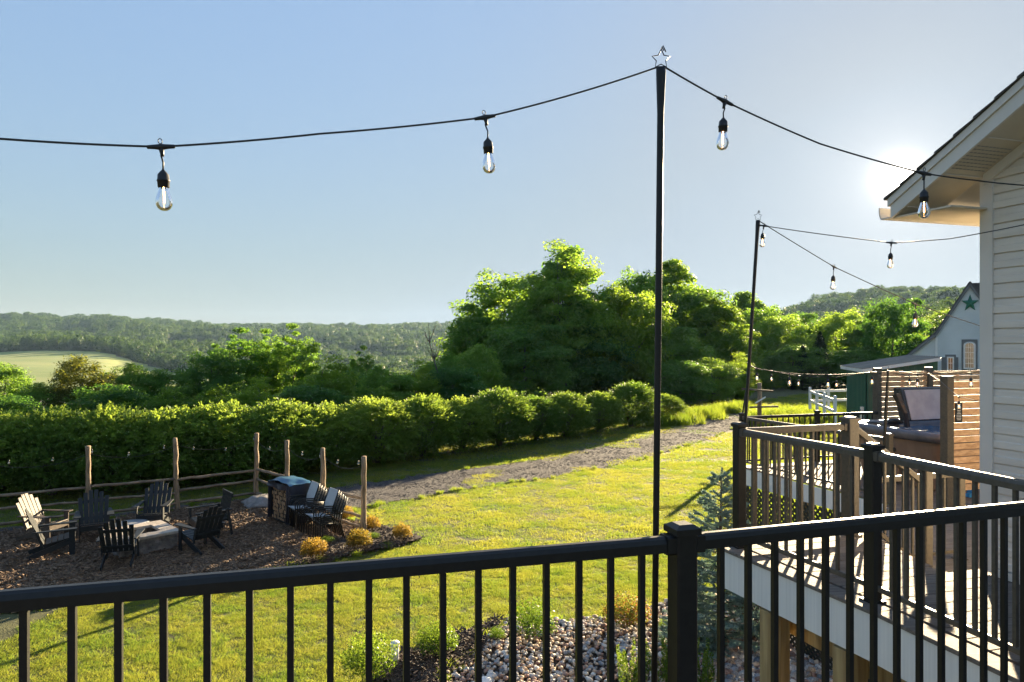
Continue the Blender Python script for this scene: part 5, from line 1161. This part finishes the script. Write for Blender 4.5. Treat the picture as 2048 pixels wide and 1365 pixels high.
for p, h in zip(FP, FT): rough_tube(p+UP*(G0-.1), p+UP*(G0+h)+Vector((rr2.gauss(0, .03), 0, 0)), .078, 9, .010, 9).build('post', 'barkpost', rf_, True)
for i, (a, b_) in enumerate(zip(FP[:-1], FP[1:])):
    for j, (h, r) in enumerate(((.98, .045), (.60, .042), (.22, .045))):
        if i == 5 and j == 1: h = .5
        rough_tube(a+UP*(G0+h+rr2.gauss(0, .03)), b_+UP*(G0+h+rr2.gauss(0, .03)), r, 7, .011, 7).build('rail', 'barkrail', rf_, True)
Fs_ = [p+UP*(G0+h-.22) for p, h in zip(FP, FT)]
sl_ = thing('string_light', 'thin string light with small bulbs looped along the rustic fence posts', 'string light', (0, 0, 0))
P = []
for a, b_ in zip(Fs_[:-1], Fs_[1:]):
    for i in range(10): f = i/10; P.append(a.lerp(b_, f)-UP*(.22*4*f*(1-f)))
P.append(Fs_[-1]); MB().tube(P, .006, 4).build('cable', 'rubber', sl_, True)
for (u, v, Y) in ((18, 927, 19.2), (105, 922, 19.7), (184, 905, 20.1), (257, 911, 20.6), (328, 897, 21.2), (387, 900, 21.8), (451, 902, 22.3), (508, 880, 22.9), (539, 900, 22.3), (604, 910, 20.9), (640, 913, 20.0), (675, 926, 19.4), (717, 928, 18.6)):
    p = PY(u, v-7, Y)
    s = obj('socket', SOCK, sl_, p); s.scale = (1.0,)*3; obj('glass_bulb', BULB, s)
# ------------------------------------------------------------------ adirondack chairs
def chair_parts(m):
    L = []
    def P(name, b, smooth=False): L.append((name, b.mesh(name, m, smooth)))
    tilt = math.radians(24)      # chair faces +Y, back leans to -Y
    bd = Vector((0, -math.sin(tilt), math.cos(tilt)))
    for k in range(6):
        x = (k-2.5)*.098; h = .80-.030*abs(k-2.5)**2*.9; fan = (k-2.5)*.012
        a = Vector((x, -.18, .30)); e = Vector((x+fan, -.18, .30))+bd*h
        b = MB(); b.bar(a, e, .019, .086, up=(1, 0, 0)); P('back_slat', b)
    for k in range(5):
        y = .34-k*.108; b = MB(); b.box((0, y, .385-k*.021), (.54, .095, .02), (Vector((1, 0, 0)), Vector((0, math.cos(.2), math.sin(.2))), Vector((0, -math.sin(.2), math.cos(.2))))); P('seat_slat', b)
    for s in (-1, 1):
        b = MB(); b.add([(s*.33+x, y, .57+z) for x, y, z in ((-.07, .42, 0), (.07, .42, 0), (.075, .30, 0), (.05, -.1, 0), (.03, -.38, 0), (-.03, -.38, 0), (-.05, -.1, 0), (-.07, .3, 0))]+[(s*.33+x, y, .592) for x, y in ((-.07, .42), (.07, .42), (.075, .30), (.05, -.1), (.03, -.38), (-.03, -.38), (-.05, -.1), (-.07, .3))], [tuple(range(8))[::-1], tuple(range(8, 16))]+[(i, (i+1) % 8, 8+(i+1) % 8, 8+i) for i in range(8)]); P('armrest', b)
        b = MB(); b.bar((s*.29, .33, 0), (s*.29, .33, .57), .11, .024, up=(1, 0, 0)); P('front_leg', b)
        b = MB(); b.bar((s*.262, .37, .34), (s*.262, -.46, .03), .024, .11, up=(0, 0, 1)); P('rear_leg', b)
        b = MB(); b.bar((s*.29, -.29, .57), (s*.285, -.20, .24), .05, .022, up=(1, 0, 0)); P('arm_support', b)
    b = MB(); b.box((0, .375, .31), (.56, .022, .11)); P('apron', b)
    for f in (.12, .52): 
        c = Vector((0, -.18, .30))+bd*f+Vector((0, -.025, 0)); b = MB(); b.box(c, (.56, .022, .07), (Vector((1, 0, 0)), bd.cross(Vector((1, 0, 0))), bd)); P('back_brace', b)
    return L
CPARTS = {k: chair_parts(k) for k in ('plastic_dark', 'plastic_sunlit')}
CENT = Vector((-9.24, 17.4, 0))
def adirondack(u, v, face, label, m='plastic_dark', sc=1.12):
    x, y = PG(u, v); t = thing('adirondack_chair', label, 'chair', (x, y, G0+.03), 0, 'slatted garden chairs round the fire pit'); t.scale = (sc,)*3
    f = Vector(face) if isinstance(face, tuple) else None
    d = (CENT-Vector((x, y, 0))) if f is None else Vector((f.x, f.y, 0)); t.rotation_euler = (0, 0, math.atan2(d.y, d.x)-math.pi/2)
    for n, me in CPARTS[m]: obj(n, me, t)
    return t
adirondack(88, 1080, (1, -.10), 'dark slatted garden chair turned to the sun, coloured sunlit tan, leftmost behind the fire pit', 'plastic_sunlit')
adirondack(108, 1112, (1, .62), 'dark slatted garden chair at the near left, seen from behind its left side')
adirondack(188, 1078, (.62, -1), 'dark slatted garden chair facing the camera before the leftmost long fence post')
adirondack(308, 1056, (.22, -1), 'dark blue slatted garden chair directly behind the fire pit, facing the camera')
adirondack(240, 1130, (-.36, 1), 'black slatted garden chair with its back to the camera, nearest the fire pit corner')
adirondack(402, 1103, (-.85, .62), 'black slatted garden chair right of the fire pit, back turned to the camera')
# wide lounge chair with vertical back spindles
x, y = PG(420, 1072); lc = thing('garden_armchair', 'black garden armchair with slim upright back slats, right of the fire pit', 'chair', (x, y, G0+.03), math.atan2(-.62, -.75)-math.pi/2); lc.scale = (1.1,)*3
for s in (-1, 1):
    MB().bar((s*.36, .36, 0), (s*.36, .36, .62), .06, .06).build('front_leg', 'plastic_dark', lc) if False else MB().box((s*.36, .36, .31), (.06, .06, .62)).build('front_leg', 'plastic_dark', lc)
    MB().bar((s*.36, -.40, 0), (s*.36, -.30, .66), .05, .06, up=(1, 0, 0)).build('rear_leg', 'plastic_dark', lc)
    MB().box((s*.36, .02, .63), (.09, .82, .025)).build('armrest', 'plastic_dark', lc)
MB().box((0, .02, .38), (.66, .70, .05)).build('seat', 'plastic_dark', lc); MB().box((0, .37, .33), (.70, .03, .12)).build('apron', 'plastic_dark', lc)
MB().bar((-.36, -.42, .95), (.36, -.42, .95), .03, .10).build('back_rail', 'plastic_dark', lc); MB().bar((-.36, -.31, .46), (.36, -.31, .46), .03, .07).build('back_rail', 'plastic_dark', lc)
for k in range(8): x_ = (k-3.5)*.085; MB().bar((x_, -.315, .49), (x_, -.415, .91), .015, .04, up=(1, 0, 0)).build('back_slat', 'plastic_dark', lc)
# ------------------------------------------------------------------ block fire pit
fpit = thing('fire_pit', 'square grey block fire pit with pale stone cap and open centre', 'fire pit', (CENT.x, CENT.y, G0+.02), math.radians(-46+90+ -90+ 45 - 45))
fa = math.atan2(1.0, -1.03); fpit.rotation_euler = (0, 0, math.atan2(-.99, -1.0)+math.pi)
h = .66; ch = .38; bh = ch/5; rr3 = random.Random(5)
for side in range(4):
    a = side*math.pi/2; X_ = Vector((math.cos(a), math.sin(a), 0)); Y_ = Vector((-X_.y, X_.x, 0))
    for row in range(5):
        x0 = -h+(0 if row % 2 else .001); first = True; pos = -h
        while pos < h-.14:
            w = rr3.choice((.15, .22, .30)) if not (first and row % 2) else .12; first = False; w = min(w, h-.13-pos)
            if h-.13-(pos+w) < .08: w = h-.13-pos
            MB().box(X_*(pos+w/2)-Y_*(h-.065+rr3.uniform(-.006, .006))+UP*(bh*(row+.5)), (w-.008, .13, bh-.007), (X_, Y_, UP)).build('block', 'block', fpit); pos += w
for side in range(4):
    a = side*math.pi/2; X_ = Vector((math.cos(a), math.sin(a), 0)); Y_ = Vector((-X_.y, X_.x, 0)); o1 = .72; i1 = .37
    for k in range(3):
        x0 = -o1+(o1*2-.35)*k/3; x1 = -o1+(o1*2-.35)*(k+1)/3
        MB().box(X_*((x0+x1)/2)-Y_*((o1+i1)/2)+UP*(ch+.032), (x1-x0-.006, o1-i1, .06), (X_, Y_, UP)).build('cap_stone', 'capstone', fpit)
MB().box((0, 0, .12), (1.0, 1.0, .02)).build('fire_bowl', 'rubber', fpit)
pr = thing('fire_poker', 'thin upright metal rod standing at the left rim of the fire pit', 'poker', tuple(PZ(222, 1068, -4.62))); MB().tube([(0, 0, 0), (0, 0, .34)], .022, 6).tube([(0, 0, .30), (-.06, 0, .26), (-.10, 0, .20)], .014, 5).build('rod', 'capstone', pr, True)
ld = thing('round_table', 'low round grey table just behind the fire pit', 'table', tuple(PZ(262, 1050, -4.75))); MB().lathe([(0, 0), (.42, 0), (.44, .02), (.42, .045), (0, .05)], 24).build('table_top', 'grey', ld, True); MB().tube([(0, 0, 0), (0, 0, -.30)], .06, 8).build('leg', 'grey', ld, True)
# ------------------------------------------------------------------ firewood under its cover
fw = thing('firewood_rack', 'covered firewood rack packed with split logs, ends facing the fire pit', 'firewood rack', (0, 0, 0))
WX = Vector((.707, -.707, 0)); WY = Vector((.707, .707, 0)); w0_ = Vector((-6.92, 20.15, G0+.06)); wl = 1.18; wh = 1.05; wdp = .55
for sx in (0, wl):
    for sy in (0, wdp): MB().box(w0_+WX*sx+WY*sy+UP*wh/2, (.04, .04, wh), (WX, WY, UP)).build('rack_post', 'metal', fw)
for sy in (0, wdp): MB().bar(w0_+WY*sy+UP*.04, w0_+WX*wl+WY*sy+UP*.04, .04, .04).build('rack_rail', 'metal', fw)
lm = []
for k in range(5):
    rl = random.Random(k+3); n = rl.choice((5, 6, 7)); ring = [(math.cos(2*math.pi*i/n)*rl.uniform(.7, 1.1), math.sin(2*math.pi*i/n)*rl.uniform(.7, 1.1)) for i in range(n)]
    b = MB(); b.add([(x*.5, 0, z*.5) for x, z in ring]+[(x*.5, 5.0, z*.5) for x, z in ring], [tuple(range(n)), tuple(range(n, 2*n))[::-1]]+[(i, n+i, n+(i+1) % n, (i+1) % n) for i in range(n)])
    me = b.mesh('log', 'logend'); me.materials.append(mat['logbark']); 
    for p in me.polygons[2:]: p.material_index = 1
    lm.append(me)
row = 0; z = .075; rl = random.Random(8)
while z < wh-.05:
    x = .05+(.05 if row % 2 else 0)
    while x < wl-.04:
        s = rl.uniform(.11, .17); o = obj('log', lm[rl.randrange(5)], fw); o.location = w0_+WX*x+UP*(z+rl.gauss(0, .008))+WY*rl.uniform(.0, .05); o.scale = (s, .1, s); o.rotation_euler = (0, rl.uniform(0, 6.28), math.atan2(WY.y, WY.x)-math.pi/2); x += s*.92
    z += .118; row += 1
cvr = thing('rack_cover', 'dark blue rain cover draped over the top and right end of the firewood', 'cover', (0, 0, 0)); b = MB(); nx, ny = 14, 8; vs_ = []
for i in range(nx+1):
    for j in range(ny+1):
        f = i/nx; g = j/ny; a = -.05+(wl+.12)*f; d_ = -.08+(wdp+.14)*g; zz_ = wh+.10+.09*math.sin(f*math.pi)+.06*mnoise.noise(Vector((f*4, g*3, 2)))
        vs_.append(w0_+WX*a+WY*d_+UP*(zz_-.05*(abs(g-.5)*2)**2))
fs = [(i*(ny+1)+j, (i+1)*(ny+1)+j, (i+1)*(ny+1)+j+1, i*(ny+1)+j+1) for i in range(nx) for j in range(ny)]
b.add(vs_, fs); o = b.build('cover_top', 'tarptop', cvr, True)
def drape(a0, a1, d0, d1, ztop, zbot, name, seed):
    b = MB(); n = 12; m = 7; vs_ = []
    for i in range(n+1):
        f = i/n
        for j in range(m+1):
            g = j/m; p = w0_+WX*(a0+(a1-a0)*f)+WY*(d0+(d1-d0)*f); out = (WX if abs(a1-a0) < .1 else -WY); wv = .035*g*math.sin(f*11+seed)+.05*mnoise.noise(Vector((f*3+seed, g*2, 1)))*g; vs_.append(p+out*wv+UP*(ztop+(zbot-ztop)*g))
    b.add(vs_, [(i*(m+1)+j, (i+1)*(m+1)+j, (i+1)*(m+1)+j+1, i*(m+1)+j+1) for i in range(n) for j in range(m)]); b.build(name, 'tarp', cvr, True)
drape(wl+.07, wl+.07, -.08, wdp+.06, wh+.07, .05, 'side_drape', 1); drape(-.05, wl+.07, wdp+.06, wdp+.06, wh+.08, .05, 'back_drape', 3); drape(-.05, -.05, -.08, wdp+.06, wh+.07, .05, 'side_drape', 5)
drape(-.05, wl+.07, -.085, -.085, wh+.06, wh-.10, 'front_flap', 2); drape(wl-.16, wl+.07, -.09, -.08, wh+.05, .06, 'front_flap', 4)
# ------------------------------------------------------------------ stacked sling chairs
def sling_chair_meshes():
    L = []; m = 'metal'
    for s in (-1, 1):
        b = MB(); b.tube([(s*.27, .25, 0), (s*.27, .24, .30), (s*.27, .235, .60), (s*.27, .18, .645), (s*.27, .0, .65), (s*.27, -.24, .62)], .017, 6); L.append(('side_frame', b.mesh('side_frame', m, True)))
        b = MB(); b.tube([(s*.25, -.33, 0), (s*.25, -.22, .38), (s*.25, -.26, .62), (s*.25, -.40, .98)], .017, 6); L.append(('back_leg', b.mesh('back_leg', m, True)))
        b = MB(); b.tube([(s*.25, .23, .42), (s*.25, -.21, .38)], .017, 6); L.append(('seat_rail', b.mesh('seat_rail', m, True)))
    b = MB(); b.add([(-.245, .24, .425), (.245, .24, .425), (.245, -.21, .385), (-.245, -.21, .385), (-.245, .0, .39), (.245, .0, .39)], [(0, 1, 5, 4), (4, 5, 2, 3)]); b.add([(-.245, .24, .419), (.245, .24, .419), (.245, -.21, .379), (-.245, -.21, .379), (-.245, .0, .384), (.245, .0, .384)], [(4, 5, 1, 0), (3, 2, 5, 4)]); L.append(('seat', b.mesh('seat', 'sling')))
    b = MB(); b.bar((0, -.235, .50), (0, -.395, .97), .008, .48, up=(0, 1, 0)) if False else b.add([(x, y+o, z) for o in (0, -.008) for x, y, z in ((-.245, -.235, .48), (.245, -.235, .48), (.245, -.262, .64), (-.245, -.262, .64), (.245, -.395, .975), (-.245, -.395, .975))], [(0, 3, 2, 1), (3, 5, 4, 2), (6, 7, 8, 9), (9, 8, 10, 11), (5, 11, 10, 4)]); L.append(('backrest', b.mesh('backrest', 'sling')))
    return L
SL = sling_chair_meshes(); ordn = ['bottom', 'second', 'third', 'fourth', 'top']
for si, ((x, y), nm) in enumerate(((PG(618, 1062), 'left stack, beside the covered firewood'), (PG(655, 1080), 'right stack, nearest the fence end post'))):
    ang = math.atan2(-.62, -.78)-math.pi/2; fw_ = Vector((math.cos(ang+math.pi/2), math.sin(ang+math.pi/2), 0))
    for k in range(5):
        t = thing('stacking_chair', 'grey sling chair, %s of the %s' % (ordn[k], nm), 'chair', (x-fw_.x*.075*(4-k)*-1*-1+0, y-fw_.y*.075*(4-k), G0+.03+.055*k), ang, 'stacked grey sling chairs')
        t.location.x = x-fw_.x*.07*(k); t.location.y = y-fw_.y*.07*(k); t.location.z = G0+.03+.055*k
        t.location.x = x+fw_.x*.06*(k); t.location.y = y+fw_.y*.06*k
        t.scale = (1.08,)*3
        for n_, me in SL: obj(n_, me, t)
# ------------------------------------------------------------------ boulders at the fence corner
for i, (u, v, s, lb) in enumerate(((524, 1012, .75, 'low grey boulder at the foot of the fence corner post'), (502, 1008, .35, 'small grey rock left of the corner boulder'))):
    a, f_ = ico(3, 20+i, .45, .4); me = np_mesh('rock', a*s*1.6, f_, 'boulder', 3); me.polygons.foreach_set('use_smooth', [True]*len(me.polygons)); x, y = PG(u, v); tag(obj('boulder', me, None, (x, y, G0+.05)), lb, 'rock')
# ------------------------------------------------------------------ small shrubs
def ball_shrub(name, m, W_, H, n, leaf, seed, upright=0.25):
    r = np.random.default_rng(seed); d = nrm(r.normal(size=(n, 3))); d[:, 2] = np.abs(d[:, 2])*1.0-.25; d = nrm(d); o = Vector((seed, 2, 3)); lump = np.array([mnoise.noise(Vector(q)*2.6+o) for q in d])
    rad = r.random(n)**.35*(1+.28*lump)
    C = np.stack([d[:, 0]*rad*W_/2, d[:, 1]*rad*W_/2, H*.42+d[:, 2]*rad*H*.55], 1); C[:, 2] = np.maximum(C[:, 2], .01)
    N = d+r.normal(size=(n, 3))*.7; T_ = d+np.array([0, 0, upright])+r.normal(size=(n, 3))*.4
    V, Fq = leaf_quads(C, N, leaf*r.uniform(.6, 1.3, n), .55, T_); return np_mesh(name, V, Fq, m)
GM = [ball_shrub('foliage', 'leaf_gold', .62, .58, 3000, .042, 80+i) for i in range(2)]; GS = stems('stem', .5, 9, .2, .007, 9)
for i, (u, v, s, lb) in enumerate(((628, 1124, 1.0, 'golden barberry ball nearest the front edge of the mulch bed'), (718, 1104, 1.0, 'golden barberry ball below the lit end fence post'), (742, 1066, .8, 'golden barberry ball just right of the end fence post'), (804, 1084, .82, 'golden barberry ball at the right tip of the mulch bed'), (690, 1046, .85, 'golden barberry ball half hidden behind the fence rail and chairs'))):
    x, y = PG(u, v); t = thing('barberry_shrub', lb, 'shrub', (x, y, G0+.04), i*1.3, 'golden barberry balls in the mulch bed'); t.scale = (s, s, s*.95); obj('foliage', GM[i % 2], t); obj('stem', GS, t)
BX = ball_shrub('foliage', 'leaf_box', .7, .6, 3400, .034, 91); BX2 = ball_shrub('foliage', 'leaf_box', .75, .75, 3600, .034, 92, .8); SPR = ball_shrub('foliage', 'leaf_spirea', .85, .65, 4200, .036, 93, .6)
SP2 = stems('stem', .55, 12, .26, .007, 10)
def columns_mesh(seed, n=14, H=.75):
    r = np.random.default_rng(seed); P = []; N = []
    for k in range(n):
        a = r.uniform(0, 6.28); R = r.uniform(.02, .42); h = H*r.uniform(.55, 1.1); m = 330; t = r.random(m); an = r.uniform(0, 6.28, m); rad = .055*(1-.6*t)
        P.append(np.stack([np.cos(a)*R*(.7+.5*t)+np.cos(an)*rad, np.sin(a)*R*(.7+.5*t)+np.sin(an)*rad, h*t+.02], 1)); N.append(np.stack([np.cos(an), np.sin(an), np.full(m, .5)], 1)+r.normal(size=(m, 3))*.4)
    P = np.concatenate(P); N = np.concatenate(N); V, Fq = leaf_quads(P, N, .026*r.uniform(.7, 1.3, len(P)), .6); return np_mesh('foliage', V, Fq, 'leaf_box')
CM = [columns_mesh(5), columns_mesh(6)]
for i, (me, u, v, s, nm, lb) in enumerate((
    (BX2, 1064, 1288, 1.0, 'boxwood_shrub', 'bright green leafy shrub at the back edge of the river stones'),
    (BX, 872, 1318, 1.0, 'boxwood_shrub', 'rounded sunlit boxwood in the dark mulch border left of the stones'),
    (BX2, 738, 1372, 1.1, 'leafy_shrub', 'green leafy shrub cut by the bottom of the photo left of the white pipe'),
    (SPR, 1252, 1262, 1.05, 'spirea_shrub', 'shrub with russet shoot tips at the lawn edge, left of the front post'),
    (CM[0], 1345, 1368, 1.0, 'boxwood_shrub', 'upright boxwood right behind the front railing post'),
    (CM[1], 1262, 1385, .9, 'boxwood_shrub', 'low upright boxwood among the stones at the bottom, left of the front post'),
    (CM[1], 1412, 1395, .95, 'boxwood_shrub', 'upright boxwood at the bottom of the photo just right of the front post'))):
    x, y = PG(u, v); t = thing(nm, lb, 'shrub', (x, y, G0+.02), i*1.1); t.scale = (s,)*3; obj('foliage', me, t); obj('stem', SP2, t)
for u, v, s in ((995, 1285, .35), (1080, 1100, 0), (1562, 1232, .5), (1330, 1262, .3)):
    if s:
        x, y = PG(u, v); t = thing('small_plant', {995: 'small bright seedling at the left edge of the river stones', 1562: 'small green weed among the stones under the raised deck', 1330: 'small tuft of strappy leaves left of the front post'}[u], 'plant', (x, y, G0+.02)); t.scale = (s,)*3; obj('foliage', BX2, t)
for u, v, lb in ((655, 1090, 'patch of small green weeds at the front of the mulch bed, right of the leftmost barberry'), (745, 1082, 'patch of small green weeds between the barberry balls')):
    x, y = PG(u, v); t = thing('weed_patch', lb[:90], 'plant', (x, y, G0+.06)); t['label'] = lb.replace(', right of the leftmost barberry', ''); t.scale = (.5, .5, .22); obj('foliage', BX2, t)
# white pipe and dome in the border
pp_ = thing('standpipe', 'short white capped pipe standing in the dark mulch border', 'pipe', tuple(PG(790, 1332))+(G0,)); MB().tube([(0, 0, 0), (0, 0, .34)], .062, 16).build('pipe', 'whitepaint', pp_, True); MB().lathe([(.068, .30), (.070, .31), (.070, .37), (.058, .385), (0, .39)], 16).build('cap', 'whitepaint', pp_, True)
dm = thing('drain_cap', 'white domed cap poking from the river stones at the bottom edge', 'cap', tuple(PG(970, 1374))+(G0,)); MB().lathe([(.11, 0), (.112, .06), (.10, .10), (.06, .13), (0, .14)], 18).build('dome', 'whitepaint', dm, True); MB().lathe([(.115, .0), (.125, .0), (.125, .03), (.115, .03)], 18).build('rim', 'grey', dm)
# ------------------------------------------------------------------ blue spruce beside the raised deck
def blue_spruce(seed=4, H=3.0):
    r = random.Random(seed); tr = MB().tube([(0, 0, -.05), (.01, .01, H*.5), (-.01, 0, H*.78), (-.03, .0, H)], [.055, .035, .018, .006], 8); tw = MB(); segs = []
    for i in range(150):
        t = (i+.5)/150
        if t > .66 and r.random() < .45: continue
        z = H*(.03+.93*t); L_ = .95*(1-t)**.8*r.uniform(.75, 1.12)+.10; a = i*2.4+r.uniform(-.3, .3); d = Vector((math.cos(a), math.sin(a), 0)); upk = .10+.55*t
        p0 = Vector((0, 0, z)); p1 = p0+d*L_+UP*(upk*L_); mid = p0.lerp(p1, .5)-UP*.05*L_; tw.tube([p0, mid, p1], [.010, .006, .003], 4); segs += [(p0.lerp(mid, .35), mid), (mid, p1)]
        sd_ = UP.cross(d)
        for k in range(int(4+L_*10)):
            f = r.uniform(.25, .97); q = (p0.lerp(mid, f*2) if f < .5 else mid.lerp(p1, f*2-1)); s = r.choice((-1, 1)); l = L_*r.uniform(.18, .36)*(1.15-f)+.05; e = q+(d*.75+sd_*s*.8+UP*r.uniform(-.15, .3)).normalized()*l; tw.tube([q, e], [.005, .0025], 3); segs.append((q, e))
    segs.append((Vector((0, 0, H*.8)), Vector((-.03, 0, H))))
    P = []; T_ = []; rn = np.random.default_rng(3)
    for a, b_ in segs:
        l = (b_-a).length; n = int(l*900)+6; t = rn.random(n)**.9; c = np.array(a)[None]*(1-t[:, None])+np.array(b_)[None]*t[:, None]; ax = np.array((b_-a).normalized())
        rv = rn.normal(size=(n, 3)); rv -= ax*(rv@ax)[:, None]; rv = nrm(rv); dd_ = nrm(rv+ax*.75); P.append(c+dd_*.013); T_.append(dd_)
    P = np.concatenate(P); T_ = np.concatenate(T_); V, Fq = leaf_quads(P, rn.normal(size=P.shape), .042*rn.uniform(.7, 1.2, len(P)), .17, T_)
    return tr.mesh('trunk', 'bark', True), tw.mesh('branches', 'bark', True), np_mesh('needles', V, Fq, 'needle')
x, y = PG(1441, 1292); bs_ = thing('blue_spruce', 'young blue spruce with bare leader growing beside the deck corner', 'tree', (x, y, G0), 2.2); a_, b_, c_ = blue_spruce(); obj('trunk', a_, bs_); obj('branches', b_, bs_); obj('needles', c_, bs_)
x, y = PG(1400, 1295); t = thing('blue_spruce', 'low blue spruce skirt left of the main spruce by the stones', 'tree', (x-.15, y-.1, G0), 1.0); t.scale = (.62, .62, .42); obj('trunk', a_, t); obj('needles', c_, t)
# ------------------------------------------------------------------ haze: one closed box of air
hm = bpy.data.materials.new('haze_air'); hm.use_nodes = True; hn = hm.node_tree; hn.nodes.remove(hn.nodes['Principled BSDF'])
pv = hn.nodes.new('ShaderNodeVolumePrincipled'); pv.inputs['Color'].default_value = (0.46, 0.68, 1.0, 1); pv.inputs['Density'].default_value = 0.00006; pv.inputs['Anisotropy'].default_value = 0.2
hn.links.new(pv.outputs[0], hn.nodes['Material Output'].inputs['Volume'])
struct(MB().box((0, 1150, 20), (7000, 3000, 200)).build('haze', hm), 'stuff')
